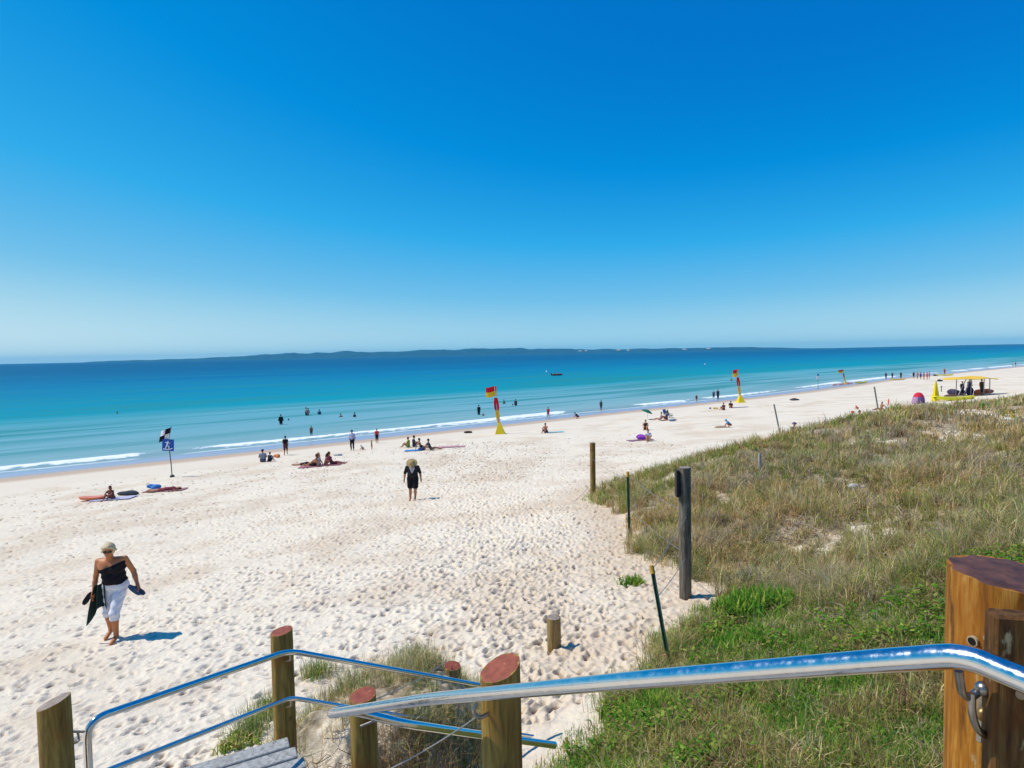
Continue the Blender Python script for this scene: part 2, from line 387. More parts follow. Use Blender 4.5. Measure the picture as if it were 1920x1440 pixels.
# ---------------------------------------------------------------- the ground
def footprints():
    x0, y0, c = -44., 3., .022; nx, ny = 2500, 2150
    Hm = np.zeros((nx, ny), np.float32); rg = np.random.RandomState(3)
    n = 60000
    rr = 4 + (rg.rand(n) ** .85) * 44; aa = rg.uniform(-R(47), R(30), n)
    X = rr * np.tan(aa); Y = rr
    s, t = st(X, Y); X = np.where(rg.rand(n) < .22, .75 - (Y - 7) * .11 + rg.normal(0, .9, n) * (1 + Y * .03), X); s, t = st(X, Y); ok = (s > 4.5) & (s < 47) & (poly_sd(X, Y, DUNE) < -.05) & (rg.rand(n) < .2 + 1.0 * fbm(X * .25, Y * .25, 2, 77))
    X, Y = X[ok], Y[ok]
    for x, y in zip(X, Y):
        big_ = 1 if rg.rand() < .35 else .72; L, Wd = rg.uniform(.05, .11) * big_, rg.uniform(.032, .055) * big_; a = rg.normal(1.0 + .4 * math.sin(x * .6), .7); dep = rg.uniform(.018, .04) * rg.choice([1, 1, .6, 1.3])
        k = 12; i, j = int((x - x0) / c), int((y - y0) / c)
        if i < k or j < k or i >= nx - k or j >= ny - k: continue
        gx, gy = np.meshgrid(np.arange(-k, k + 1) * c, np.arange(-k, k + 1) * c, indexing='ij')
        u = (gx * math.cos(a) + gy * math.sin(a)) / L; v = (-gx * math.sin(a) + gy * math.cos(a)) / Wd
        q = u * u + v * v
        Hm[i - k:i + k + 1, j - k:j + k + 1] += (-dep * np.exp(-q ** 1.5 * 1.2) + .3 * dep * np.exp(-(np.sqrt(q) - 1.6) ** 2 * 4)).astype(np.float32)
    return Hm, x0, y0, c
def sample(Hm, x0, y0, c, x, y):
    fx = (x - x0) / c; fy = (y - y0) / c; nx, ny = Hm.shape
    ok = (fx > 0) & (fy > 0) & (fx < nx - 2) & (fy < ny - 2)
    i = np.clip(fx.astype(int), 0, nx - 2); j = np.clip(fy.astype(int), 0, ny - 2); u = np.clip(fx - i, 0, 1); v = np.clip(fy - j, 0, 1)
    r = (Hm[i, j] * (1 - u) + Hm[i + 1, j] * u) * (1 - v) + (Hm[i, j + 1] * (1 - u) + Hm[i + 1, j + 1] * u) * v
    return np.where(ok, r, 0)
def veg_mask(x, y):
    d = np.maximum(poly_sd(x, y, DUNE), poly_sd(x, y, MOUND) * .8 - .25)
    v = sst(-.25, .5, d + .55 * (fbm(x * 1.1, y * 1.1, 3, 41) - .5))
    bare = sst(.63, .76, fbm(x * .42 + 3.7, y * .30, 4, 47) + .22 * (fbm(x * 3, y * 3, 3, 48) - .5)) * sst(.3, 1.2, d)
    return v * (1 - .8 * bare)
def grid_faces(nr, nc):
    i, j = np.meshgrid(np.arange(nr - 1), np.arange(nc - 1), indexing='ij'); a = (i * nc + j).ravel()
    return np.stack([a, a + 1, a + nc + 1, a + nc], 1).astype(np.int32)
def build_ground():
    ang = np.concatenate([np.radians(np.arange(-180, -47, 3.)), np.radians(np.arange(-47, 47.01, .1)), np.radians(np.arange(50, 180.1, 3.))])
    rr = [.6]
    while rr[-1] < 7800:
        r = rr[-1]
        if r < 3.6: d = .15
        elif r < 75: d = min(max(.019 * (r / 9) ** 1.9, .012), .5)
        else: d = r * .03
        rr.append(r + d)
    rr = np.array(rr); Rg, Ag = np.meshgrid(rr, ang, indexing='ij')
    x = (Rg * np.sin(Ag)).ravel(); y = (Rg * np.cos(Ag)).ravel()
    z = height(x, y); s, t = st(x, y)
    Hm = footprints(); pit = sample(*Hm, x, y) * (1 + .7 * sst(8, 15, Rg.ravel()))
    dune = poly_sd(x, y, DUNE); rough = sst(48, 40, s) * (1 - sst(0, .8, dune) * .4)
    fn = (fbm(x * 2.6, y * 2.6, 4, 61) - .5) * .045 + (fbm(x * 6.5, y * 6.5, 3, 67) - .5) * .032
    edge = 40 + 5 * sst(-30, 10, t) + 3 * (fbm(t * .08, s * .02, 2, 9) - .5)
    trod = sst(edge + 2.5, edge - 2, s)
    fade = sst(60, 20, Rg.ravel())
    z = z + (pit + fn * rough) * trod * (.25 + .75 * fade)
    pit_shade = np.clip((-(pit) - .008) * 34, 0, 1) * trod * 1.0 + np.clip(-(fn + .004) * 14, 0, .3) * trod  # painted shade for pits and hollows, stronger where they are deeper
    shore = 54.3 + 1.6 * (fbm(t * .03, t * 0, 3, 13) - .5)
    wet = .6 * sst(shore - 5.5, shore - 2.2, s) + .4 * sst(shore - 2.0, shore - .8, s)
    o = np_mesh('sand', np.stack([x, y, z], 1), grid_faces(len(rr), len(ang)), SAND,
                attrs={'veg': veg_mask(x, y), 'pit': pit_shade, 'smooth': 1 - trod, 'wet': wet, 'tan': sst(-2.2, -.2, dune + 1.2 * (fbm(x * .6, y * .6, 3, 71) - .5)) * sst(30, 20, y) * sst(5.5, 8, y) * sst(.8, -.2, dune)})
    return tag(o, 'pale trampled beach sand sloping down to the water', 'sand', kind='structure')
build_ground()

def wave_z(x, y):
    s, t = st(x, y); c = 58.9 + 3.5 * (fbm(t * .035, t * 0, 3, 1) - .5)
    z = .20 * np.exp(-((s - c) / 1.1) ** 2) * (.4 + .6 * vnoise(t * .06, t * 0, 4))
    for k, (p, a, L) in enumerate(((68, .14, 2.6), (80, .18, 3.2), (97, .16, 3.6))):
        z = z + a * np.exp(-((s - p - 6 * (fbm(t * .02, t * 0, 2, 20 + k) - .5)) / L) ** 2) * (.3 + .7 * vnoise(t * .03, t * 0, 30 + k))
    return z + .03 * (fbm(s * .5, t * .2, 3, 5) - .5) * sst(56, 62, s)
def build_water():
    ang = np.radians(np.arange(-64, 64.01, .25)); rr = [30.]
    while rr[-1] < 7800: rr.append(rr[-1] + (max(.25, rr[-1] * .006) if rr[-1] < 400 else rr[-1] * .06))
    rr = np.array(rr); Rg, Ag = np.meshgrid(rr, ang, indexing='ij'); x = (Rg * np.sin(Ag)).ravel(); y = (Rg * np.cos(Ag)).ravel()
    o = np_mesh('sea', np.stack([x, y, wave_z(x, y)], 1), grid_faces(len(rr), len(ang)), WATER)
    return tag(o, 'turquoise sea with small breakers, dark blue at the horizon', 'sea', kind='structure')
build_water()

# ---------------------------------------------------------------- the far island
def island(name, prof, dist, label):
    us = np.linspace(prof[0][0], prof[-1][0], 500); hp = np.interp(us, [p[0] for p in prof], [p[1] for p in prof]) * (.72 + .45 * fbm(us * .035, us * 0, 4, 77))
    rows = 26; V = []
    rg = np.linspace(0, 1, rows)
    hx = (us - 960) / F * dist
    for k in rg:
        yy = dist + k * 600
        prof_k = np.sin(min(k * 1.25, 1) * math.pi / 2) if k < .8 else np.cos((k - .8) / .2 * math.pi / 2)
        n = fbm(hx * .004, np.full_like(hx, yy * .004), 4, 5)
        h = hp / F * (dist + 330) * prof_k * (.62 + .38 * sst(.2, .8, n) if k < .75 else .95) * (1 + .18 * (fbm(hx * .012, hx * 0 + k * 3, 3, 8) - .5))
        V.append(np.stack([hx * (yy / dist), np.full_like(hx, yy), h - .6], 1))
    n = NT('hazed_bushland'); f = n.noise(n.coords((.01, .01, .03)), 1.5, 5)
    m = n.base(n.ramp(f, [(.35, (.003, .055, .11)), (.65, (.012, .09, .15))]), .9, 0, .1)  # bush colour tinted blue to carry the haze of distance
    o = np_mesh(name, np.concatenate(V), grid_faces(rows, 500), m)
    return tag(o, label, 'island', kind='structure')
ISD = 4000
isl = island('distant_hills', [(150, 0), (175, 2.6), (230, 3.8), (300, 3.6), (400, 5.5), (470, 8.5), (550, 12), (620, 11), (650, 13), (700, 11), (760, 12), (850, 14), (930, 15.5), (990, 11), (1035, 12),
      (1100, 9), (1180, 8.5), (1240, 8), (1300, 7.5), (1340, 7), (1420, 6), (1500, 2), (1560, 1.2), (1750, 1.5), (1900, 2.2), (2050, .5)], ISD, 'low forested island along the horizon, haze blue put into its colour')
for u, v, wd in ((1088, 658.5, 7), (1099, 658, 5), (1160, 656.6, 10), (1178, 656.8, 5), (1283, 655.3, 5), (1328, 653.6, 6)):
    p = at(u, v, ISD - 60); mb = MB(); wm = wd / F * ISD
    mb.ball((p.x, p.y, max(p.z, 3)), (wm / 2, 40, 4.5), 12, 6)
    o = mb.build('sand_blow', plain('pale_sand', (.55, .50, .43), .9), isl)

# ---------------------------------------------------------------- grass
PAL = {'olive': (.33, .32, .085), 'straw': (.74, .58, .28), 'dead': (.55, .45, .30), 'orange': (.60, .40, .17), 'blue': (.30, .35, .17), 'green': (.12, .28, .03), 'lime': (.34, .43, .07), 'brown': (.30, .20, .10)}
def blades(cx, cy, cz, rg, n_per, length, width, spread, colr, lean=.9, seed=0):
    """vectorised tufts: arrays of centres -> blades; returns verts, quads, tris, cols"""
    N = len(cx); K = N * n_per; rep = lambda a: np.repeat(a, n_per)
    px, py, pz = rep(cx) + rg.normal(0, 1, K) * rep(spread), rep(cy) + rg.normal(0, 1, K) * rep(spread), rep(cz)
    a = rg.uniform(0, 2 * np.pi, K); L = rep(length) * rg.uniform(.5, 1.25, K); ln = np.clip(rg.normal(lean, .35, K), .1, 1.5) * .62
    wd = rep(width) * rg.uniform(.6, 1.3, K); dx, dy = np.cos(a), np.sin(a); b = a + np.pi / 2 + rg.uniform(-.5, .5, K); wx, wy = np.cos(b) * wd / 2, np.sin(b) * wd / 2
    m_h, m_v = L * .5 * np.sin(ln * .7), L * .5 * np.cos(ln * .7)
    e_h, e_v = m_h + L * .5 * np.sin(ln * 1.9), m_v + L * .5 * np.cos(ln * 1.9)
    V = np.empty((K, 5, 3)); lo = pz - .03
    V[:, 0] = np.stack([px - wx, py - wy, lo], 1); V[:, 1] = np.stack([px + wx, py + wy, lo], 1)
    V[:, 2] = np.stack([px + dx * m_h + wx * .8, py + dy * m_h + wy * .8, pz + m_v], 1); V[:, 3] = np.stack([px + dx * m_h - wx * .8, py + dy * m_h - wy * .8, pz + m_v], 1)
    V[:, 4] = np.stack([px + dx * e_h, py + dy * e_h, pz + e_v], 1)
    i = np.arange(K) * 5; Q = np.stack([i, i + 1, i + 2, i + 3], 1); T = np.stack([i + 3, i + 2, i + 4], 1)
    c = np.repeat(colr, n_per, 0) * rg.uniform(.65, 1.4, (K, 1)) * rg.uniform(.9, 1.1, (K, 3))
    c = np.clip(c, 0, 1); C = np.ones((K, 5, 4)); C[:, :, :3] = c[:, None]
    return V.reshape(-1, 3), Q, T, C.reshape(-1, 4)
def pick(names, wts, rg, n):
    w_ = np.stack([np.broadcast_to(a, (n,)) for a in wts], 1); w_ = w_ / w_.sum(1, keepdims=True); u = rg.rand(n, 1)
    k = (w_.cumsum(1) < u).sum(1).clip(0, len(names) - 1); return np.array([PAL[a] for a in names])[k]
def merge(parts):
    V, Q, T, C = [], [], [], []; b = 0
    for v, q, t, c in parts:
        V.append(v); Q.append(q + b); T.append(t + b); C.append(c); b += len(v)
    return np.concatenate(V), [np.concatenate(Q).astype(np.int32), np.concatenate(T).astype(np.int32)], np.concatenate(C)
def scatter(n, r0, r1, a0, a1, rg, p=1.0):
    u = rg.rand(n); r = r0 * (r1 / r0) ** (u ** p); a = rg.uniform(a0, a1, n); return r * np.tan(a), r
def dune_grass():
    rg = np.random.RandomState(11)
    x, y = scatter(78000, 3.2, 130, R(-6), R(54), rg)
    d = poly_sd(x, y, DUNE); keep = (d > -.1); x, y, d = x[keep], y[keep], d[keep]
    v = veg_mask(x, y); clump = fbm(x * 1.3, y * 1.3, 3, 91)
    s, t = st(x, y); r = np.hypot(x, y)
    nearz = np.maximum(sst(6.6, 5.4, y + 1.6 * (fbm(x * .5, y * .5, 2, 15) - .5)), .9 * sst(1.3, .7, np.hypot(x - 2.75, (y - 7.6) * .8)))
    keep = (rg.rand(len(x)) < v * (.25 + 1.0 * sst(.32, .58, clump) + nearz * .5) * .95 + .02) & ((s > 5.) | (r < 60))
    x, y, v, clump, nearz, s, r, d = [a[keep] for a in (x, y, v, clump, nearz, s, r, d)]
    z = height(x, y); n = len(x)
    cl3 = fbm(x * 1.9, y * 1.9, 3, 117); zone = fbm(x * .33, y * .33, 3, 101); zone2 = fbm(x * .5 + 9, y * .5, 3, 103); fr = sst(9, 14, s)
    col = pick(['olive', 'straw', 'dead', 'orange', 'blue', 'green', 'lime', 'brown'],
               [.40 + .6 * fr + .3 * nearz, .34 + .2 * fr , .12 + 1.0 * sst(.58, .68, zone2) * (1 - nearz), .05 + .55 * sst(.5, .62, zone) * (1 - nearz), .12 * sst(.55, .4, zone), .05 + 2.4 * nearz * sst(.62, .4, cl3), .04 + .45 * nearz + .25 * fr, .26 + .9 * nearz * sst(.5, .65, cl3)], rg, n)
    ln = (.19 + .18 * rg.rand(n) + .05 * sst(.5, .6, zone)) * (1 - .35 * nearz) * (.7 + .7 * sst(.4, .6, cl3))
    wd = np.maximum(.0045 + .003 * nearz, r * .00085); ln = ln * (1 - .35 * nearz)
    far = r > 24
    parts = []
    for m, k in ((~far, 13), (far, 9)):
        parts.append(blades(x[m], y[m], z[m], rg, k, ln[m], wd[m] * (1.0 if k == 13 else 1.3), np.where(r[m] < 24, .05, .12), col[m]))
    V, Fs, C = merge(parts)
    o = np_mesh('dune_grass', V, Fs, GRASS, attrs={'col': C}, smooth=False)
    tag(o, 'dense dune grass and creeper covering the slope right of the path', 'grass', kind='stuff')
pE_xy = at(848, 1248, 5.9).xy
def mound_grass():
    rg = np.random.RandomState(12)
    x = rg.uniform(-2.9, .2, 5200); y = rg.uniform(4.2, 7.2, 5200); d = poly_sd(x, y, MOUND)
    bare = sst(.85, .45, np.hypot((x + 1.35) / 1.0, (y - 5.25) / .42)); top = d
    keep = (rg.rand(len(x)) < sst(-.18, .1, d) * (1 - bare) * (.1 + .9 * sst(.35, .6, fbm(x * 2, y * 2, 2, 8)))); keep &= np.hypot(x - pE_xy[0], (y - pE_xy[1] + .18) * .7) > .27; x, y, d = x[keep], y[keep], d[keep]
    z = height(x, y); n = len(x); front = sst(5.1, 4.8, y)
    col = pick(['olive', 'straw', 'blue', 'green', 'brown', 'dead'], [.5, .55, .4 * (1 - front), .1, .25 + 1.5 * front, .2], rg, n)
    p = blades(x, y, z, rg, 13, .20 + .14 * rg.rand(n), np.full(n, .0048), np.full(n, .04), col, lean=.8)
    V, Fs, C = merge([p]); o = np_mesh('mound_grass', V, Fs, GRASS, attrs={'col': C}, smooth=False)
    tag(o, 'tufted beach grass on the small sand mound behind the handrail posts', 'grass', kind='stuff')
    # seed stems
    # roots and dry stalks hanging on the eroded face of the mound
    n = 260; x = rg.uniform(-2.0, -.25, n); y = rg.uniform(4.45, 4.85, n); z = height(x, y)
    mb = MB()
    for i in range(n):
        a = rg.uniform(0, 6.3); l = rg.uniform(.1, .3); p0 = Vector((x[i], y[i], z[i])); 
        mb.tube([p0, p0 + Vector((math.cos(a) * l * .4, -abs(math.sin(a)) * l * .4, l * .35)), p0 + Vector((math.cos(a) * l * .8, -abs(math.sin(a)) * l * .7, l * rg.uniform(-.1, .3)))], [.004, .003, .0015], 3)
    o = mb.build('dry_roots', plain('dry_root', (.20, .14, .09), .9)); tag(o, 'tangle of brown dry roots on the eroded face of the sand mound', 'roots', kind='stuff')
def dune_leaves():
    """broad-leaved creeper near the stairs: small folded leaves"""
    rg = np.random.RandomState(14); x, y = scatter(150000, 3.3, 10, R(-4), R(44), rg)
    v = poly_sd(x, y, DUNE); cl = fbm(x * .9 + 5, y * .9, 3, 55); nearz = np.maximum(sst(6.8, 5.2, y), sst(1.4, .8, np.hypot(x - 2.75, (y - 7.6) * .8)))
    k = (v > .0) & (rg.rand(len(x)) < sst(.50, .60, cl) * sst(.46, .6, fbm(x * 3.1, y * 3.1, 3, 57)) * (.06 + .9 * nearz)); x, y = x[k], y[k]; n = len(x); z = height(x, y) + rg.uniform(.02, .16, n)
    a = rg.uniform(0, 2 * np.pi, n); L = rg.uniform(.018, .06, n); W = L * rg.uniform(.45, .8, n); tl = rg.uniform(-.3, .9, n)
    ux, uy, uz = np.cos(a) * np.cos(tl), np.sin(a) * np.cos(tl), np.sin(tl); wx, wy = -np.sin(a), np.cos(a)
    C0 = np.stack([x, y, z], 1); U = np.stack([ux, uy, uz], 1); Wv = np.stack([wx, wy, rg.uniform(-.3, .5, n)], 1)
    V = np.stack([C0, C0 + U * (L * .5)[:, None] + Wv * (W * .5)[:, None], C0 + U * L[:, None], C0 + U * (L * .5)[:, None] - Wv * (W * .5)[:, None]], 1)
    c = pick(['green', 'lime', 'olive', 'brown'], [.6, .3, .3, .12], rg, n) * .9 * rg.uniform(.7, 1.4, (n, 1)); C = np.ones((n, 4, 4)); C[:, :, :3] = c[:, None]
    o = np_mesh('creeper', V.reshape(-1, 3), np.arange(4 * n).reshape(-1, 4).astype(np.int32), GRASS, attrs={'col': C.reshape(-1, 4)}, smooth=False)
    tag(o, 'small-leaved bright green creeper low on the dune by the stairs', 'creeper', kind='stuff')
def plant(u, v, rad, label, cols, n=70, h=.2, name='leafy_plant', wd=.02):
    rg = np.random.RandomState(int(u)); c = gp(u, v)
    x = rg.normal(0, rad * .45, n); y = rg.normal(0, rad * .45, n); z = height(x + c.x, y + c.y) - c.z
    col = np.array([PAL[k] for k in cols])[rg.randint(0, len(cols), n)]
    V, Q, T, C = blades(x, y, z, rg, 5, np.full(n, h), np.full(n, wd), np.full(n, .03), col, lean=.7)
    o = np_mesh(name, V, [Q.astype(np.int32), T.astype(np.int32)], GRASS, attrs={'col': C}, smooth=False); o.location = c
    tag(o, label, 'plant')
def dead_twigs():
    rg = np.random.RandomState(21); mb = MB(); n = 0
    spots = [(gp(u_, v_), r_, k_) for u_, v_, r_, k_ in ((1380, 880, 1.6, 130), (1480, 905, 1.3, 110), (1450, 1000, .9, 120), (1560, 955, .8, 90), (1590, 1010, 1.1, 170), (1720, 1035, .9, 140), (1640, 1130, .6, 40), (1840, 815, 3., 120), (1760, 900, 1.6, 120), (1700, 1170, .4, 30))]
    for c, r_, k_ in spots:
        for i in range(k_):
            a = rg.uniform(0, 6.28); q = r_ * math.sqrt(rg.rand()); x, y = c.x + q * math.cos(a), c.y + q * math.sin(a); p = Vector((x, y, H1(x, y) + rg.uniform(.02, .14)))
            b = rg.uniform(0, 6.28); l = rg.uniform(.10, .34); w_ = max(.003, .0006 * math.hypot(x, y)); pts = [p]
            for s_ in range(4): b += rg.normal(0, .6); p = p + Vector((math.cos(b), math.sin(b), rg.normal(.15, .5))) * l / 4; pts.append(p)
            mb.tube(pts, [w_, w_, w_ * .8, w_ * .6, w_ * .4], 3, cap=False)
    o = mb.build('dead_twigs', plain('bleached_twig', (.33, .26, .19), .9, .5, 3)); tag(o, 'tangled grey dead twigs lying in patches through the dune grass', 'twigs', kind='stuff')
dune_grass(); mound_grass(); dead_twigs(); dune_leaves()
plant(1185, 1092, .22, 'small bright green plant alone on bare sand below the wire fence', ['green', 'lime'], 60, .12)
plant(1412, 1152, .42, 'vivid green leafy shrub right of the tall grey post', ['green', 'green', 'lime'], 260, .30, wd=.034)
plant(1385, 1215, .35, 'dark green low plant between the tall grey post and the steel handrail', ['green', 'lime', 'green'], 220, .18, wd=.03)
for _u, _v, _r, _c in ((470, 1372, .22, 'green grass tuft left of the bent-rail post, nearest the deck'), (505, 1340, .2, 'grey-green grass tuft at the left foot of the bent-rail post'), (600, 1265, .25, 'pale green grass tuft at the upper left edge of the mound')):
    plant(_u, _v, _r, _c, ['blue', 'olive', 'green', 'straw'], 90, .26, 'grass_tuft', .006)
plant(448, 1398, .22, 'yellow green weed beside the grey deck boards', ['lime', 'green', 'straw'], 70, .12)
plant(1215, 1345, .3, 'bright green leafy clump under the middle of the steel handrail', ['green', 'lime'], 220, .18, wd=.026)
# ---------------------------------------------------------------- posts, rails, deck
def fillet(pts, rad, n=7):
    pts = [Vector(p) for p in pts]; out = [pts[0]]
    for i in range(1, len(pts) - 1):
        a, b, c = pts[i - 1], pts[i], pts[i + 1]; r = min(rad, (a - b).length * .45, (c - b).length * .45)
        p, q = b + (a - b).normalized() * r, b + (c - b).normalized() * r
        for k in range(n + 1):
            u = k / n; out.append(p * (1 - u) ** 2 + b * 2 * u * (1 - u) + q * u * u)
    out.append(pts[-1]); return out
def densify(pts, step=.25):
    out = []
    for a, b in zip(pts[:-1], pts[1:]):
        k = max(1, int((b - a).length / step)); out += [a + (b - a) * i / k for i in range(k)]
    return out + [pts[-1]]
def round_post(u, v_top, depth, r, z_base, name, label, cat='post', mat=None, top=None, slant=(0, 0), group=None, crack=True, lean=(0, 0)):
    """upright log; its top is seen at photo pixel (u, v_top)"""
    p = at(u, v_top, depth); h = p.z - z_base
    e = empty(name, (p.x, p.y, z_base), 0, label, cat, group)
    n, rows = 28, 14; rg = random.Random(int(u * 7)); ph = [rg.uniform(0, 6.3) for _ in range(4)]
    def rad(q, z): return r * (1 + .025 * math.sin(2 * q + ph[0]) + .018 * math.sin(3 * q + ph[1] + z * 2) + .012 * math.sin(5 * q + ph[2] - z * 3))
    vs = []; fs = []
    for i in range(rows + 1):
        k = i / rows
        for j in range(n):
            q = 2 * math.pi * j / n; rr = rad(q, k * h) * (1 if i < rows else .985)
            x, y = rr * math.cos(q), rr * math.sin(q); z = k * (h + slant[0] * x + slant[1] * y) - (1 - k) * .35
            vs.append((x + lean[0] * z, y + lean[1] * z, z))
    for i in range(rows):
        for j in range(n): fs.append((i * n + j, i * n + (j + 1) % n, (i + 1) * n + (j + 1) % n, (i + 1) * n + j))
    fs.append(tuple(range(rows * n, rows * n + n)))
    m = MB().add(vs, fs).build('shaft', mat or WOOD, e)
    tv = []; tf = []; N2 = 5
    for i in range(N2 + 1):
        for j in range(n):
            q = 2 * math.pi * j / n; f = i / N2; rr = rad(q, h) * .985 * f + 1e-4
            x, y = rr * math.cos(q), rr * math.sin(q); tv.append((x + lean[0] * h, y + lean[1] * h, h + slant[0] * x + slant[1] * y + .003 - (.004 if i == N2 else 0) + .0015 * math.sin(9 * q) * f))
    for i in range(N2):
        for j in range(n): tf.append((i * n + j, (i + 1) * n + j, (i + 1) * n + (j + 1) % n, i * n + (j + 1) % n))
    MB().add(tv, tf).build('end_grain', top or RED_TOP, e)
    return e, p
PG = 'round timber posts of the stairs'
pA, _ = round_post(100, 1316, 3.0, .073, 4.1, 'handrail_post', 'brown post with a slanted grey top, hooked to the left rail at its corner', mat=WOOD, top=GREY_TOP, slant=(.35, .05), group=PG)
pB, _ = round_post(528, 1183, 4.7, .085, 4.5, 'handrail_post', 'brown post with a faded red top where the double rail bends, grass round its foot', slant=(.12, .05), group=PG)
pC, _ = round_post(680, 1303, 3.55, .085, 4.4, 'handrail_post', 'orange brown red-topped post standing under the free end of the steel handrail', slant=(.1, .06), group=PG)
pD, _ = round_post(938, 1252, 2.43, .085, 4.3, 'handrail_post', 'thick brown post with a slanted red top, crossed by the shiny steel handrail', slant=(.40, .15), group=PG)
pE, _ = round_post(848, 1248, 5.9, .085, 4.3, 'fence_post', 'short red-topped post half buried in the grassy mound', slant=(-.1, .1), mat=WOOD_PALE, group=PG)
bol = gp(1040, 1218)
pF, _ = round_post(1038, 1157, bol.y, 13.2 * bol.y / F, bol.z, 'bollard', 'short pale timber bollard alone on the trampled sand', 'bollard', mat=WOOD_PALE, top=GREY_TOP)
big = at(1893, 1078, 1.33)
pG, _ = round_post(1895, 1078, 1.33, .118, 5.6, 'newel_post', 'large orange brown log post with a worn maroon top beside the handrail bend', mat=WOOD_ORANGE, top=RUST_TOP, slant=(-.05, .06))
t1 = gp(1286, 1122); round_post(1284, 876, t1.y, 11.5 * t1.y / F, t1.z, 'fence_post', 'tall dark grey weathered post with a black plate at the dune edge', mat=WOOD_GREY, top=GREY_TOP, group='fence posts along the dune')
tp = bpy.data.objects[-1]
t2 = gp(1112, 928); round_post(1111, 830, t2.y, 5.3 * t2.y / F, t2.z, 'fence_post', 'lone brown post at the tip of the dune grass, farther along the path', mat=WOOD, top=GREY_TOP, group='fence posts along the dune')
# black plate on the tall post
tall = [o for o in COL.objects if o.name.startswith('fence_post') and 'tall dark' in o.get('label', '')][0]
mb = MB(); hz = at(1284, 878, t1.y).z - t1.z
mb.box((-11.5 * t1.y / F - .03, -.02, hz - .23), (.05, .11, .42), bev=.006); mb.build('sign_plate', plain('dark_plate', (.025, .02, .018), .6), tall)

# steel handrail
B = at(1786, 1230, 1.17)
tip = at(622, 1338, 3.15)
ex = at(1985, 1302, 1.02)
rp = [ex, at(1830, 1237, 1.14), B, at(1660, 1238, 1.255), at(1200, 1274, 1.68), at(800, 1311, 2.5), tip]
dr = (tip - at(800, 1311, 2.5)).normalized(); sidev = Vector((dr.y, -dr.x, 0)).normalized()
back = at(760, 1357, 3.45); ret = at(903, 1378, 3.85); end = at(1040, 1397, 4.2)
loop = [tip + dr * .05, tip + dr * .10 + sidev * -.0 + Vector((.02, .06, -.03)), tip + Vector((.03, .14, -.06)), back, ret, end]
hr = empty('handrail', (B.x, B.y, 6.4), 0, 'shiny steel tube handrail running down from the right edge across the foreground', 'handrail')
def to_local(e, pts): return [Vector(p) - e.location for p in pts]
main = [rp[0]] + rp[1:3] + rp[3:]
path = densify(fillet(main + loop[1:3] + loop[3:], .09, 6), .3)
MB().tube(to_local(hr, path), .0248, 20).build('rail_tube', STEEL, hr)
BR = plain('bare_steel', (.36, .33, .30), .32, .3, 20, 1)
def bracket(e, pts, r=.009, plate=None, name='bracket', mat=None):
    mb = MB(); mb.tube(to_local(e, fillet(pts, .05, 6)), r, 10)
    if plate: mb.ball(Vector(plate) - e.location, .016, 10, 6)
    return mb.build(name, mat or BR, e)
a = at(1797, 1256, 1.175); bracket(hr, [a, at(1803, 1300, 1.19), at(1818, 1310, 1.20), at(1850, 1282, 1.21)], .0085, at(1843, 1292, 1.2))
bracket(hr, [at(1822, 1300, 1.195), at(1822, 1340, 1.19), at(1834, 1372, 1.19), at(1858, 1384, 1.2)], .0075)
pl = at(1848, 1338, 1.235); mb = MB(); mb.box(pl - hr.location, (.035, .012, .13), bev=.004); mb.build('bracket_plate', plain('dull_steel', (.45, .41, .34), .45, .3, 20, .8), hr)
mb = MB(); mb.ball(at(1845, 1340, 1.215) - hr.location, (.016, .012, .016), 12, 8); mb.build('bolt', plain('brass_bolt', (.40, .24, .10), .4, .3, 20, .8), hr)
dp = at(915, 1345, 2.33); bracket(hr, [at(893, 1318, 2.33), at(886, 1335, 2.32), at(898, 1347, 2.32), at(915, 1338, 2.36)], .009)
bracket(hr, [at(676, 1362, 3.42), at(700, 1352, 3.44), at(708, 1350, 3.46)], .008)

def on_post(u, v, cx, cy, r):
    d = ray(u, v); d = d / d.y; a = d.x ** 2 + 1; b_ = -2 * (cx * d.x + cy); c_ = cx * cx + cy * cy - r * r; q = b_ * b_ - 4 * a * c_
    k = (-b_ - math.sqrt(max(q, 0))) / (2 * a); return EYE + d * k
for u, v in ((1824, 1202), (1856, 1198)):
    p = on_post(u, v, pG.location.x, pG.location.y, .122) - pG.location; nrm = Vector((p.x, p.y, 0)).normalized(); Mq = nrm.to_track_quat('Z', 'Y').to_matrix()
    m1 = MB(); m1.tube([p - nrm * .004, p + nrm * .003], .0115, 14); h_ = m1.build('bolt_recess', plain('pale_rim', (.42, .32, .20), .8), pG)
    m2 = MB(); m2.tube([p + nrm * .000, p + nrm * .0045], .0085, 14); m2.build('hole', plain('hole_shade', (.008, .006, .005), .9), h_)  # flat dark disc painted in for the shaded inside of the hole
# board bolted beside the big post
c0 = at(1872, 1158, 1.17); bd = empty('timber_board', (c0.x + .085, c0.y - .0, 5.6), R(-12), 'flat dark brown board bolted upright beside the big log post', 'board')
mb = MB(); mb.box((0, 0, (c0.z - 5.6) / 2 + .005), (.18, .045, c0.z - 5.6), bev=.006); mb.build('plank', WOOD_PLANK, bd)
mb = MB(); mb.tube([(-.045, -.021, c0.z - 5.6 - .15), (-.045, -.03, c0.z - 5.6 - .15)], .012, 10); mb.build('bolt', BR, bd)

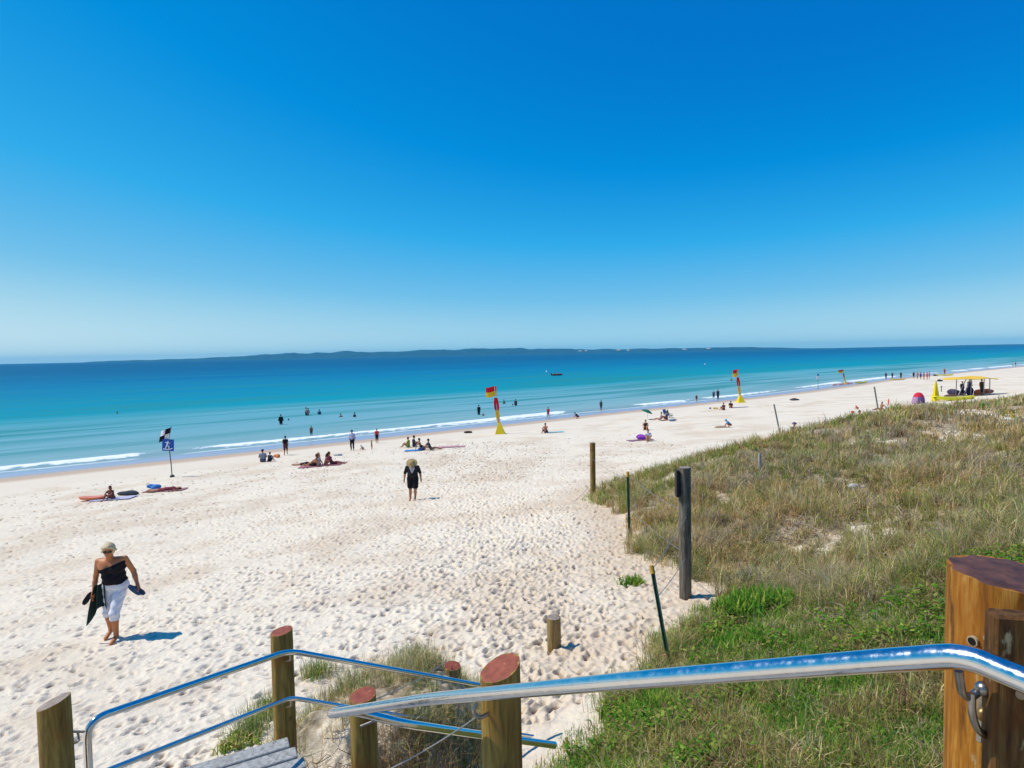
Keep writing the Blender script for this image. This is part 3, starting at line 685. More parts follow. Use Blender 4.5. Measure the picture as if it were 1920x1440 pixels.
# left double rail
lr = empty('handrail', at(165, 1440, 3.2), 0, 'double steel rail on the left, bending at a post and running behind others', 'handrail')
up = [at(172, 1560, 3.2), at(162, 1352, 3.2), at(542, 1220, 4.42), at(905, 1286, 5.3), at(1000, 1303, 5.5)]
lo = [at(172, 1457, 3.2), at(545, 1308, 4.42), at(655, 1326, 4.7), at(905, 1366, 5.35), at(1000, 1381, 5.55)]
MB().tube(to_local(lr, densify(fillet(up, .11, 8), .3)), .0215, 16).build('upper_rail', STEEL, lr)
MB().tube(to_local(lr, densify(fillet(lo, .08, 8), .3)), .017, 14).build('lower_rail', STEEL, lr)
bracket(lr, [at(124, 1372, 3.05), at(157, 1372, 3.18)], .007)
bracket(lr, [at(146, 1374, 3.15), at(148, 1390, 3.14), at(140, 1394, 3.1), at(126, 1393, 3.04)], .006)
bracket(lr, [at(545, 1224, 4.45), at(545, 1238, 4.48), at(536, 1240, 4.62)], .008)
bracket(lr, [at(546, 1312, 4.45), at(546, 1324, 4.48), at(536, 1326, 4.62)], .008)

# wires
WIRE = plain('galvanised_wire', (.34, .32, .30), .5, .2, 9, .6)
def wire(a, b, label, sag=.03, r=.0045, group='fence wires'):
    a, b = Vector(a), Vector(b); m = (a + b) / 2
    pts = [a + (b - a) * k / 10 - Vector((0, 0, sag * 4 * (k / 10) * (1 - k / 10))) for k in range(11)]
    o = MB().tube([p - m for p in pts], r, 6).build('wire', WIRE); o.location = m; tag(o, label, 'wire', group); return o
wire(at(838, 1238, 5.88), at(706, 1310, 3.7), 'thin wire from the half-buried mound post down to the red-topped post')
wire(at(838, 1276, 5.88), at(706, 1352, 3.7), 'lower thin wire above the grass of the mound')
wire(at(900, 1340, 2.6), at(650, 1476, 3.0), 'wire slanting down left from the thick middle post', r=.0035)
T = lambda u, v: at(u, v, t1.y)
pk1 = gp(1180, 1008); pk2 = gp(1254, 1246)
wire(at(1181, 893, pk1.y), T(1276, 956), 'upper wire from the yellow-capped picket to the tall grey post', .05)
wire(at(1180, 953, pk1.y), T(1276, 1032), 'lower wire from the yellow-capped picket to the tall grey post', .05)
wire(T(1288, 966), at(1224, 1066, pk2.y + .3), 'wire from the tall grey post down to the leaning green picket', .03)
wire(T(1286, 1045), at(1232, 1120, pk2.y + .2), 'slack lower wire near the foot of the tall grey post', .03)
wire(at(1110, 860, t2.y), at(1178, 900, pk1.y), 'upper wire between the lone brown post and the first picket', .05, .005)
wire(at(1110, 905, t2.y), at(1060, 950, t2.y - 1.6), 'loose wire running from the lone brown post into the sand', .1, .006)

# pickets
PGREEN = plain('green_paint', (.03, .085, .05), .5, .4, 30); CAPY = plain('yellow_plastic', (.62, .36, .05), .5)
def picket(b, u, v, wpx, label, mat=PGREEN, cap=CAPY, name='star_picket', depth=None, cat='picket', group='thin stakes along the dune'):
    topp = at(u, v, depth or b.y); e = empty(name, b, 0, label, cat, group); L = topp - b; wm = wpx * b.y / F
    mb = MB(); d = L.normalized(); x = Vector((1, 0, 0)); x = (x - d * x.dot(d)).normalized(); y = d.cross(x)
    for k in range(3):                         # three fins
        q = R(90 + 120 * k); f = x * math.cos(q) + y * math.sin(q); g = d.cross(f) * wm * .12
        vs = []
        for p, s_ in ((-d * .25, 1), (L, 1)):
            for w1, w2 in ((0, -1), (1, -1), (1, 1), (0, 1)): vs.append(p + f * wm * .6 * w1 + g * w2)
        mb.add(vs, [(3, 2, 1, 0), (4, 5, 6, 7), (0, 1, 5, 4), (1, 2, 6, 5), (2, 3, 7, 6), (3, 0, 4, 7)])
    mb.build('stake', mat, e, smooth=False)
    if cap:
        m2 = MB(); m2.tube([L - d * wm * 1.6, L + d * wm * .6], [wm * .75, wm * .6], 10); m2.build('cap', cap, e)
    return e
picket(pk1, 1177, 887, 4.4, 'straight green star picket with a small yellow cap at the edge of the dune grass')
picket(pk2, 1222, 1064, 7, 'green star picket with a yellow cap leaning left beside the bare sand', depth=pk2.y + .25)
GREYP = plain('grey_metal', (.26, .26, .22), .6)
picket(gp(1462, 812), 1451, 758, 2.6, 'thin grey stake leaning left at the dune edge, nearest the beach', GREYP, None)
picket(gp(1646, 768), 1639, 725, 2.6, 'thin grey stake leaning left at the dune edge, farther to the right', GREYP, None)
w1 = gp(1424, 888); round_post(1424, 850, w1.y, 2.6 * w1.y / F, w1.z, 'marker_post', 'small pale capped marker post standing in the dune grass', 'post', mat=plain('pale_grey_paint', (.42, .42, .36), .7), top=GREY_TOP)

# landing boards and the stairs below the frame
DK = wood_material('grey_deck', ('6a6a68', 'a0a09c', 'c0c0ba'), '8a8070')
n_ = NT('deck'); 
a0 = at(585, 1438, 0); 
def on(u, v, z): return gp(u, v, z)
ZL = 5.03
ld = empty('landing', (*on(470, 1440, ZL).xy, ZL), 0, 'grey weathered deck boards of the stair landing, sand and weeds over one side', 'landing')
e0, e1 = on(380, 1434, ZL), on(497, 1399, ZL); bd_ = (e1 - e0).normalized(); perp = Vector((bd_.y, -bd_.x, 0)); sk_ = .25
ang = math.atan2(bd_.y, bd_.x); Mr = Matrix.Rotation(ang, 3, 'Z')
rightend = on(556, 1408, ZL)
for k in range(-1, 12):
    c = rightend - bd_ * (.95 - .05 * k) + perp * (.0 + k * .15) + bd_ * (.0 + .012 * math.sin(k * 5))
    mb = MB(); mb.box((c.x - ld.location.x, c.y - ld.location.y, -.02 + .003 * math.sin(k * 3)), (1.9, .128, .04), Mr, bev=.006); mb.build('board', DK, ld)
mb = MB()
for q in (.06, -1.8): 
    c = rightend + bd_ * (-.1 + (q if q < 0 else 0)) + perp * .9; mb.box((c.x - ld.location.x, c.y - ld.location.y, -.14), (.09, 1.8, .18), Mr)
mb.build('bearer', WOOD, ld)
flight = empty('stair_flight', (0, 1.6, 5.6), 0, 'timber stair flight leading from the viewpoint down to the landing', 'stairs')
d0 = Vector((.87, 1.17, 0)); d1 = Vector((-1.03, 3.2, 0)); dd = (d1 - d0).normalized(); off = Vector((-dd.y, dd.x, 0))
if off.dot(Vector((-1, -1, 0))) < 0: off = -off
Mf = Matrix.Rotation(math.atan2(dd.y, dd.x), 3, 'Z')
for k in range(9):
    c = d0 + dd * (k * .31) + off * .62; z = 6.35 - k * .165
    mb = MB(); mb.box((c.x - 0, c.y - 1.6, z - 5.6), (.29, 1.1, .04), Mf, bev=.005); mb.build('tread', DK, flight)
for s_ in (.08, 1.2):
    p0 = d0 + off * s_ + Vector((0, 0, 6.25)); p1 = d1 + off * s_ + Vector((0, 0, 4.8)); v_ = p1 - p0
    Ms = v_.to_track_quat('X', 'Z').to_matrix(); mb = MB(); mb.box((p0 + p1) / 2 - Vector((0, 1.6, 5.6)), (v_.length, .045, .22), Ms); mb.build('stringer', WOOD, flight)
# ---------------------------------------------------------------- organic surfaces: distance fields turned into one mesh
def surface_nets(V, org, h):
    S = V < 0; nx, ny, nz = V.shape
    c = np.zeros((nx - 1, ny - 1, nz - 1), np.int8)
    cs = [(i, j, k) for i in (0, 1) for j in (0, 1) for k in (0, 1)]
    for i, j, k in cs: c += S[i:nx - 1 + i, j:ny - 1 + j, k:nz - 1 + k]
    act = (c > 0) & (c < 8); idx = np.full(act.shape, -1, np.int64); I = np.argwhere(act); idx[act] = np.arange(len(I))
    P = np.zeros((len(I), 3)); W = np.zeros(len(I))
    for a, ca in enumerate(cs):
        for b, cb in enumerate(cs):
            if b <= a or sum(abs(p - q) for p, q in zip(ca, cb)) != 1: continue
            va = V[I[:, 0] + ca[0], I[:, 1] + ca[1], I[:, 2] + ca[2]]; vb = V[I[:, 0] + cb[0], I[:, 1] + cb[1], I[:, 2] + cb[2]]
            m = (va < 0) != (vb < 0); tt = np.where(m, va / np.where(m, va - vb, 1), 0)
            P += np.where(m[:, None], np.array(ca) + tt[:, None] * (np.array(cb) - np.array(ca)), 0); W += m
    P = P / W[:, None] + I; F_ = []
    for ax in range(3):
        o = [1, 1, 1]; o[ax] = 0
        sl0 = tuple(slice(o[q], (-1 if True else None)) for q in range(3))
        A = S[sl0]; sh = list(sl0); sh[ax] = slice(1, None)
        Bm = S[tuple(sh)]
        E = np.argwhere(A != Bm); fl = A[E[:, 0], E[:, 1], E[:, 2]]; E = E + np.array(o)
        u_, v_ = (ax + 1) % 3, (ax + 2) % 3; q = []
        for du, dv in ((1, 1), (0, 1), (0, 0), (1, 0)):
            e = E.copy(); e[:, u_] -= du; e[:, v_] -= dv; q.append(idx[e[:, 0], e[:, 1], e[:, 2]])
        q = np.stack(q, 1); q[~fl] = q[~fl][:, ::-1]; F_.append(q)
    return P * h + org, np.concatenate(F_).astype(np.int32)
def sdf_mesh(prims, h, k=.02, cut=None):
    """prims: ('c', a, b, ra, rb) tapered capsule | ('e', centre, radii, matrix)"""
    lo = np.full(3, 1e9); hi = -lo
    for p in prims:
        if p[0] == 'c':
            for q, r in ((p[1], p[3]), (p[2], p[4])): lo = np.minimum(lo, np.array(q) - r); hi = np.maximum(hi, np.array(q) + r)
        else: r = max(p[2]); lo = np.minimum(lo, np.array(p[1]) - r); hi = np.maximum(hi, np.array(p[1]) + r)
    lo -= 2.5 * h + .01; hi += 2.5 * h + .01; n = np.ceil((hi - lo) / h).astype(int) + 1
    X, Y, Z = np.meshgrid(*[lo[i] + np.arange(n[i]) * h for i in range(3)], indexing='ij'); D = np.full(X.shape, 1e3)
    for p in prims:
        kk = k
        if p[0] == 'c':
            a = np.array(p[1], float); b = np.array(p[2], float); ab = b - a; L = max(ab @ ab, 1e-9)
            mg = max(p[3], p[4]) + 3 * k + 2 * h
            sl = tuple(slice(max(0, int((min(a[i], b[i]) - mg - lo[i]) / h)), int((max(a[i], b[i]) + mg - lo[i]) / h) + 2) for i in range(3))
            x, y, z = X[sl], Y[sl], Z[sl]
            t = np.clip(((x - a[0]) * ab[0] + (y - a[1]) * ab[1] + (z - a[2]) * ab[2]) / L, 0, 1)
            d = np.sqrt((x - a[0] - t * ab[0]) ** 2 + (y - a[1] - t * ab[1]) ** 2 + (z - a[2] - t * ab[2]) ** 2) - (p[3] + (p[4] - p[3]) * t)
            if len(p) > 5: kk = p[5]
        else:
            c = np.array(p[1], float); r = p[2]; mg = max(r) + 3 * k + 2 * h
            sl = tuple(slice(max(0, int((c[i] - mg - lo[i]) / h)), int((c[i] + mg - lo[i]) / h) + 2) for i in range(3))
            q = np.stack([X[sl] - c[0], Y[sl] - c[1], Z[sl] - c[2]], -1)
            if len(p) > 3 and p[3] is not None: q = q @ np.array(p[3])
            rr = np.array(r); k0 = np.linalg.norm(q / rr, axis=-1); k1 = np.linalg.norm(q / rr ** 2, axis=-1); d = k0 * (k0 - 1) / np.maximum(k1, 1e-6)
            if len(p) > 4: kk = p[4]
        o = D[sl]; hh = np.clip(.5 + .5 * (o - d) / kk, 0, 1); D[sl] = o * (1 - hh) + d * hh - kk * hh * (1 - hh)
    if cut: D = cut(D, X, Y, Z)
    return surface_nets(D, lo, h)

V3 = lambda *a: np.array(a, float)
def pose(kind, rg, arms=None):
    """joints of a 1.75 m figure that faces +Y"""
    J = {}
    up = dict(pel=V3(0, 0, .95), che=V3(0, .01, 1.32), nek=V3(0, .01, 1.47), hed=V3(0, .03, 1.64), hip=V3(.09, 0, .92), kne=V3(.10, .03, .49), ank=V3(.10, -.01, .08), toe=V3(.12, .16, .03), sho=V3(.175, 0, 1.41), elb=V3(.235, -.03, 1.13), wri=V3(.25, .06, .89))
    def sym(d):
        for k, v in d.items():
            if k in ('pel', 'che', 'nek', 'hed'): J[k] = v.copy()
            else: J[k + 'R'] = v.copy(); J[k + 'L'] = v * V3(-1, 1, 1)
    sym(up)
    if kind == 'walk':
        J.update(kneR=V3(.09, .20, .52), ankR=V3(.09, .30, .10), toeR=V3(.10, .46, .06), kneL=V3(-.09, -.02, .49), ankL=V3(-.09, -.25, .13), toeL=V3(-.09, -.12, .03),
                 elbR=V3(.23, -.16, 1.15), wriR=V3(.24, -.16, .90), elbL=V3(-.23, .08, 1.15), wriL=V3(-.22, .25, .97))
    elif kind == 'arms':       # hands on hips
        for s_, q in ((1, 'R'), (-1, 'L')): J['elb' + q] = V3(s_ * .36, -.08, 1.15); J['wri' + q] = V3(s_ * .18, .06, 1.02)
    elif kind in ('sit', 'lean', 'hug'):
        b = -.22 if kind == 'lean' else (.12 if kind == 'hug' else .0)
        J.update(pel=V3(0, 0, .13), che=V3(0, b * .8, .50), nek=V3(0, b, .65), hed=V3(0, b + .04, .81))
        for s_, q in ((1, 'R'), (-1, 'L')):
            J['hip' + q] = V3(s_ * .1, .02, .12); J['kne' + q] = V3(s_ * .13, .38, .38 if kind != 'lean' else .2); J['ank' + q] = V3(s_ * .12, .58, .08) if kind != 'lean' else V3(s_ * .1, .80, .07)
            J['toe' + q] = J['ank' + q] + V3(0, .16, -.02 if kind != 'lean' else .08)
            J['sho' + q] = V3(s_ * .175, b * .9, .58)
            if kind == 'lean': J['elb' + q] = V3(s_ * .25, b - .2, .36); J['wri' + q] = V3(s_ * .26, b - .28, .08)
            elif kind == 'hug': J['elb' + q] = V3(s_ * .24, b + .2, .42); J['wri' + q] = V3(s_ * .06, .46, .34)
            else: J['elb' + q] = V3(s_ * .26, .08, .36); J['wri' + q] = V3(s_ * .2, .3, .38)
    elif kind in ('lie', 'prone'):
        J.update(pel=V3(0, 0, .12), che=V3(0, .38, .13), nek=V3(0, .53, .13), hed=V3(0, .70, .13))
        for s_, q in ((1, 'R'), (-1, 'L')):
            J['hip' + q] = V3(s_ * .09, -.03, .11); J['kne' + q] = V3(s_ * .11, -.44, .10 if kind == 'prone' else .22); J['ank' + q] = V3(s_ * .12, -.85 if kind == 'prone' else -.78, .07)
            J['toe' + q] = J['ank' + q] + V3(0, -.12, .04); J['sho' + q] = V3(s_ * .175, .48, .12); J['elb' + q] = V3(s_ * .33, .56, .08); J['wri' + q] = V3(s_ * .2, .78, .06)
    elif kind == 'crouch':
        J.update(pel=V3(0, -.1, .30), che=V3(0, .16, .56), nek=V3(0, .26, .67), hed=V3(0, .36, .76))
        for s_, q in ((1, 'R'), (-1, 'L')):
            J['hip' + q] = V3(s_ * .1, -.1, .3); J['kne' + q] = V3(s_ * .17, .24, .42); J['ank' + q] = V3(s_ * .13, .02, .09); J['toe' + q] = V3(s_ * .14, .18, .03)
            J['sho' + q] = V3(s_ * .17, .2, .6); J['elb' + q] = V3(s_ * .22, .36, .36); J['wri' + q] = V3(s_ * .14, .52, .14)
    elif kind == 'bend':
        J.update(che=V3(0, .28, 1.12), nek=V3(0, .4, 1.18), hed=V3(0, .55, 1.18))
        for s_, q in ((1, 'R'), (-1, 'L')): J['sho' + q] = V3(s_ * .17, .34, 1.14); J['elb' + q] = V3(s_ * .2, .42, .86); J['wri' + q] = V3(s_ * .17, .48, .62)
    if kind in ('stand', 'walk', 'arms'):
        J['kneR'][1] += rg.uniform(0, .06); J['wriL'][1] += rg.uniform(-.05, .12)
    return J
def body_prims(J, fem=False, belly=0., hand=True):
    P = []; c = lambda a, b, ra, rb, k=.025: P.append(('c', a, b, ra, rb, k))
    up = J['che'] - J['pel']; up = up / np.linalg.norm(up); sd = (J['shoR'] - J['shoL']); sd = sd / np.linalg.norm(sd); fw = np.cross(up, sd)
    wst = J['pel'] * .58 + J['che'] * .42
    for s_ in (1, -1):
        o = sd * s_ * .065; c(J['pel'] + o, wst + o * .8, .105 + .012 * fem, .088 + belly * .3); c(wst + o * .8, J['che'] + o, .088 + belly * .3, .108)
    if belly: P.append(('e', wst + fw * .05, (.13, .11, .14), None, .03))
    c(J['shoL'] * .86 + J['shoR'] * .14 - up * .03, J['shoR'] * .86 + J['shoL'] * .14 - up * .03, .072, .072)
    if fem:
        for s_ in (1, -1): P.append(('e', J['che'] + fw * .085 + sd * s_ * .072 - up * .03, (.062, .062, .062), None, .03))
    c(J['nek'] - up * .06, J['hed'] - up * .02, .058, .05); return P, (up, sd, fw, wst)
def limbs(P, J, hand=True, skip=()):
    for q in 'RL':
        def c(a, b, ra, rb, k=.02): P.append(('c', a, b, ra, rb, k))
        hip, kn, an, to = J['hip' + q], J['kne' + q], J['ank' + q], J['toe' + q]
        c(hip, kn, .092, .058, .03); c(kn, kn * .65 + an * .35, .054, .054); c(kn * .65 + an * .35, an, .054, .036); c(an, to, .038, .030); c(to, to + (to - an) * .18, .030, .022)
        sh, el, wr = J['sho' + q], J['elb' + q], J['wri' + q]
        c(sh, el, .052, .040, .03); c(el, el * .6 + wr * .4, .041, .039); c(el * .6 + wr * .4, wr, .038, .026)
        if hand:
            d = wr - el; d = d / np.linalg.norm(d); s_ = V3(1 if q == 'R' else -1, 0, 0)
            f = np.cross(d, s_); f = f / (np.linalg.norm(f) + 1e-9)
            c(wr, wr + d * .07, .026, .030); 
            for j in range(4): c(wr + d * .07 + f * (j - 1.5) * .018, wr + d * (.15 - .01 * abs(j - 1.3)) + f * (j - 1.5) * .02 - s_ * .015, .010, .008, .006)
            c(wr + d * .03 - f * .03, wr + d * .08 - f * .055, .011, .009, .008)
def head_prims(P, J, tilt=None):
    h = J['hed']; up = h - J['nek']; up = up / np.linalg.norm(up)
    ref = V3(0, 1, 0) if abs(up[1]) < .8 else V3(0, 0, 1); fw = ref - up * (ref @ up); fw /= np.linalg.norm(fw); sd = np.cross(fw, up)
    if tilt is not None: fw = fw + tilt; fw /= np.linalg.norm(fw); up = up - fw * (up @ fw); up /= np.linalg.norm(up); sd = np.cross(fw, up)
    M = np.stack([sd, fw, up], 1)
    P += [('e', h + up * .015 - fw * .008, (.077, .095, .102), M, .02), ('e', h - up * .055 + fw * .028, (.052, .06, .065), M, .03), ('c', h + fw * .088 - up * .005, h + fw * .105 - up * .03, .010, .014, .012),
          ('e', h + fw * .075 - up * .065, (.024, .014, .010), M, .008), ('e', h + sd * .078, (.012, .02, .03), M, .008), ('e', h - sd * .078, (.012, .02, .03), M, .008)]
    return M, h
_skin = {}
def cloth(name, c): return plain('cloth_' + name, c, .85, .18, 30, 0, .15)
def part(P, h, name, mat, e, k=.02, cut=None):
    V, Q = sdf_mesh(P, h, k, cut); return np_mesh(name, V, Q, mat, parent=e)
def make_person(kind, loc, hd, label, h=1.75, top=None, legs=None, hair='2a1a10', hat=None, skin='b07850', fem=False, group=None, vox=.028, dress=False, top_cut=None, short=.75, sleeve=.5, belly=0., cat='person', seed=0, hatr=.19):
    rg = random.Random(seed + int(loc[0] * 31)); J = pose(kind, rg); k = h / 1.75
    e = empty('person', loc, hd, label, cat, group); e.scale = (k, k, k)
    sk = plain('skin', skin, .55, .15, 8, 0, .35)
    P, (up, sd, fw, wst) = body_prims(J, fem, belly); T = list(P[:-1]); limbs(P, J, vox < .012); M, hc = head_prims(P, J)
    part(P, vox, 'body', sk, e, .02)
    infl = lambda L, a: [(p[0], p[1], p[2], p[3] + a, p[4] + a) + tuple(p[5:]) if p[0] == 'c' else ('e', p[1], tuple(r + a for r in p[2]), p[3] if len(p) > 3 else None) + tuple(p[4:]) for p in L]
    inf = .016
    if top:
        L = infl(T, inf)
        for q in 'RL': 
            if sleeve > 0: L.append(('c', J['sho' + q], J['sho' + q] * (1 - sleeve) + J['elb' + q] * sleeve, .066, .060, .02))
            if sleeve > 1: L.append(('c', J['elb' + q], J['elb' + q] * .3 + J['wri' + q] * .7, .056, .045, .02))
        part(L, vox, 'top', cloth('top', top), e)
    if legs:
        L = infl([p for p in T if p[0] == 'c'][:1] + [p for p in T if p[0] == 'c'][2:3], .02)
        for q in 'RL':
            if short <= 1: L.append(('c', J['hip' + q], J['hip' + q] * (1 - short) + J['kne' + q] * short, .110, .082, .02))
            else: L += [('c', J['hip' + q], J['kne' + q], .108, .074, .02), ('c', J['kne' + q], J['kne' + q] * (2 - short) + J['ank' + q] * (short - 1), .072, .062, .02)]
        part(L, vox, 'shorts' if short <= 1 else 'trousers', cloth('legs', legs), e)
    if hair: part([('e', hc + M[:, 2] * .03 - M[:, 1] * .025, (.090, .098, .102), M)] + ([('c', hc - M[:, 1] * .07, hc - M[:, 1] * .085 - M[:, 2] * .16, .05, .035, .03)] if fem else []), min(vox, .02), 'hair', plain('hair', hair, .6, .3, 30), e,
                  cut=lambda D, X, Y, Z: np.maximum(D, ((X - hc[0]) * M[0, 1] + (Y - hc[1]) * M[1, 1] + (Z - hc[2]) * M[2, 1]) - .045))
    if hat:
        part([('e', hc + M[:, 2] * .06, (.100, .110, .075), M), ('e', hc + M[:, 2] * .045, (hatr, hatr, .022), M)], min(vox, .018), 'hat', cloth('hat', hat), e, .015)
    return e

# ---- the woman in white trousers, walking up the beach
def big_woman():
    g = gp(222, 1196); e = empty('person', g, R(200 - 12), 'woman walking in a black one-shoulder wrap and white cropped trousers, sandals in hand', 'person'); k = 1.66 / 1.75; e.scale = (k, k, k)
    J = pose('stand', random.Random(1))
    # local +Y is her front; she walks towards the camera and a little to the picture's right
    J.update(pel=V3(0, 0, .95), che=V3(.01, .06, 1.31), nek=V3(.02, .09, 1.44), hed=V3(.0, .15, 1.585),
             shoR=V3(.225, .05, 1.38), elbR=V3(.31, -.02, 1.11), wriR=V3(.31, .08, .86), shoL=V3(-.205, .07, 1.41), elbL=V3(-.30, .00, 1.16), wriL=V3(-.40, .10, .95),
             hipR=V3(.10, 0, .92), kneR=V3(.12, .05, .50), ankR=V3(.16, -.10, .10), toeR=V3(.17, .05, .03), hipL=V3(-.10, 0, .92), kneL=V3(-.06, .20, .52), ankL=V3(-.05, .16, .09), toeL=V3(-.05, .32, .05))
    h = .009; sk = plain('tanned_skin', 'bd7648', .5, .12, 6, 0, .35)
    P, (up, sd, fw, wst) = body_prims(J, True, .05); P.append(('c', J['che'] - sd * .10, J['che'] + sd * .10, .115, .115, .04)); T = [q for q in P if q is not P[-2]]; limbs(P, J, True); M, hc = head_prims(P, J, V3(-.28, 0, .22)); part(P, h, 'body', sk, e, .02)
    # black wrap: torso shell under a slanted neckline
    infl = lambda L, a: [(p[0], p[1], p[2], p[3] + a, p[4] + a) + tuple(p[5:]) if p[0] == 'c' else ('e', p[1], tuple(r + a for r in p[2]), None) + tuple(p[4:]) for p in L]
    def cutw(D, X, Y, Z):
        fold = .006 * np.sin(Z * 60 + X * 40)
        D = D + fold
        D = np.maximum(D, Z - (1.315 - .34 * (X + .0)))          # neckline rises towards her left shoulder
        return np.maximum(D, .985 - Z + .05 * X)
    part(infl(T, .022), h, 'wrap_top', cloth('black', (.012, .010, .014)), e, cut=cutw)
    # white cropped trousers
    L = infl([p for p in T if p[0] == 'c'][:1] + [p for p in T if p[0] == 'c'][2:3], .022)
    L.append(('c', V3(-.07, -.03, .93), V3(.07, -.03, .93), .115, .115, .03))
    for q in 'RL': L += [('c', J['hip' + q], J['kne' + q], .108, .078, .03), ('c', J['kne' + q], J['kne' + q] * .78 + J['ank' + q] * .22, .078, .076, .02)]
    part(L, h, 'cropped_trousers', cloth('white', (.74, .73, .76)), e, cut=lambda D, X, Y, Z: np.maximum(np.maximum(D + .004 * np.sin(Z * 55 + Y * 30), Z - 1.02), .40 - Z))
    # hair, sunglasses
    hr_ = random.Random(9); tuft_ = []
    for i in range(46):
        a_ = hr_.uniform(0, 6.28); e_ = hr_.uniform(-.35, 1.4); dv = M[:, 0] * math.cos(a_) * math.cos(e_) + M[:, 1] * math.sin(a_) * math.cos(e_) + M[:, 2] * math.sin(e_)
        if dv @ M[:, 1] > .35 and dv @ M[:, 2] < .55: continue
        p0 = hc + M[:, 2] * .02 + dv * .094; sw = M[:, 0] * .022 * hr_.uniform(-1, 1) - M[:, 2] * .040 * hr_.uniform(.3, 1.0) + dv * .008; tuft_.append(('c', p0, p0 + sw, .016, .007, .006))
    part([('e', hc + M[:, 2] * .022 - M[:, 1] * .02, (.099, .104, .115), M), ('e', hc + M[:, 2] * .075 + M[:, 1] * .05 + M[:, 0] * .02, (.06, .045, .03), M), ('e', hc - M[:, 1] * .06 - M[:, 2] * .03, (.075, .05, .07), M)] + tuft_, h, 'hair', plain('silver_blonde_hair', (.66, .50, .27), .55, .45, 40, 0, .3), e,
         cut=lambda D, X, Y, Z: np.maximum(D + .003 * np.sin(X * 240 + Y * 90 + Z * 20), ((X - hc[0]) * M[0, 1] + (Y - hc[1]) * M[1, 1] + (Z - hc[2]) * M[2, 1]) - .050 - .7 * np.maximum(0, (X - hc[0]) * M[0, 2] + (Y - hc[1]) * M[1, 2] + (Z - hc[2]) * M[2, 2] - .03)))
    mb = MB(); MM = Matrix([list(r) for r in M])
    for s_ in (1, -1):
        mb.ball(hc + M[:, 1] * .088 + M[:, 0] * s_ * .034 + M[:, 2] * .012, (.030, .012, .022), 12, 8, MM); mb.tube([hc + M[:, 1] * .08 + M[:, 0] * s_ * .06 + M[:, 2] * .016, hc + M[:, 1] * .0 + M[:, 0] * s_ * .082 + M[:, 2] * .016], .004, 6)
    mb.tube([hc + M[:, 1] * .096 - M[:, 0] * .02 + M[:, 2] * .014, hc + M[:, 1] * .096 + M[:, 0] * .02 + M[:, 2] * .014], .004, 6)
    mb.build('sunglasses', plain('dark_lens', (.02, .012, .01), .15, .1, 5, 0, .5), e)
    # scarf hanging from her right hip and hand
    g_ = []; rg = random.Random(4)
    for i in range(22):
        f = i / 21; row = []
        for j in range(15):
            w_ = j / 14; x = .10 + (.18 + .14 * f) * w_ - .02 * f * (1 - w_) ; y = .10 + .035 * math.sin(w_ * 13 + f * 3) + .05 * f; z = 1.03 - f * (.46 + .16 * w_ - .10 * math.sin(w_ * 5)) + .06 * w_ * (1 - f) * -1
            row.append((x, y, z))
        g_.append(row)
    MB().sheet(g_, .006).build('hanging_wrap', cloth('green_black', (.018, .030, .024)), e)
    # sandals
    def sandal(c, d, n_, col, par):
        c = Vector(c); d = Vector(d).normalized(); n_ = Vector(n_).normalized(); s2 = d.cross(n_); mb = MB(); g1 = []
        for i in range(9):
            f = i / 8 - .5; wd = .042 * (1 - (2 * abs(f)) ** 4 * .6) * (1 + .2 * f); g1.append([c + d * f * .25 + s2 * wd * q + n_ * .01 * f * f for q in (-1, -.5, 0, .5, 1)])
        mb.sheet(g1, .014)
        mb.tube([c + d * .08 + n_ * .01, c + d * .03 + s2 * .03 + n_ * .03, c - d * .03 + s2 * .04], .005, 6); mb.tube([c + d * .08 + n_ * .01, c + d * .03 - s2 * .03 + n_ * .03, c - d * .03 - s2 * .04], .005, 6)
        o = mb.build('sandal', cloth('sandal', col)); o.location = e.matrix_basis @ Vector((0, 0, 0)); o.rotation_euler = e.rotation_euler; o.scale = e.scale; return o
    wl = Vector(J['wriL']); wr = Vector(J['wriR'])
    s1 = sandal(wl + Vector((-.03, .04, -.09)), (-.75, .1, -.5), (0, 1, .2), (.03, .06, .12), e); tag(s1, 'dark blue sandal held in the left hand of the woman in white trousers', 'sandal')
    s2 = sandal(wl + Vector((.02, .07, -.07)), (.5, .1, .6), (0, 1, .2), (.04, .09, .17), e); tag(s2, 'second blue sandal, tilted up beside the hip of the woman in white trousers', 'sandal')
    s3 = sandal(wr + Vector((.10, 0, -.10)), (.5, 0, -.75), (0, 1, 0), (.02, .022, .024), e); tag(s3, 'slim black sandal held in the right hand of the woman in white trousers', 'sandal')
    return e
big_woman()

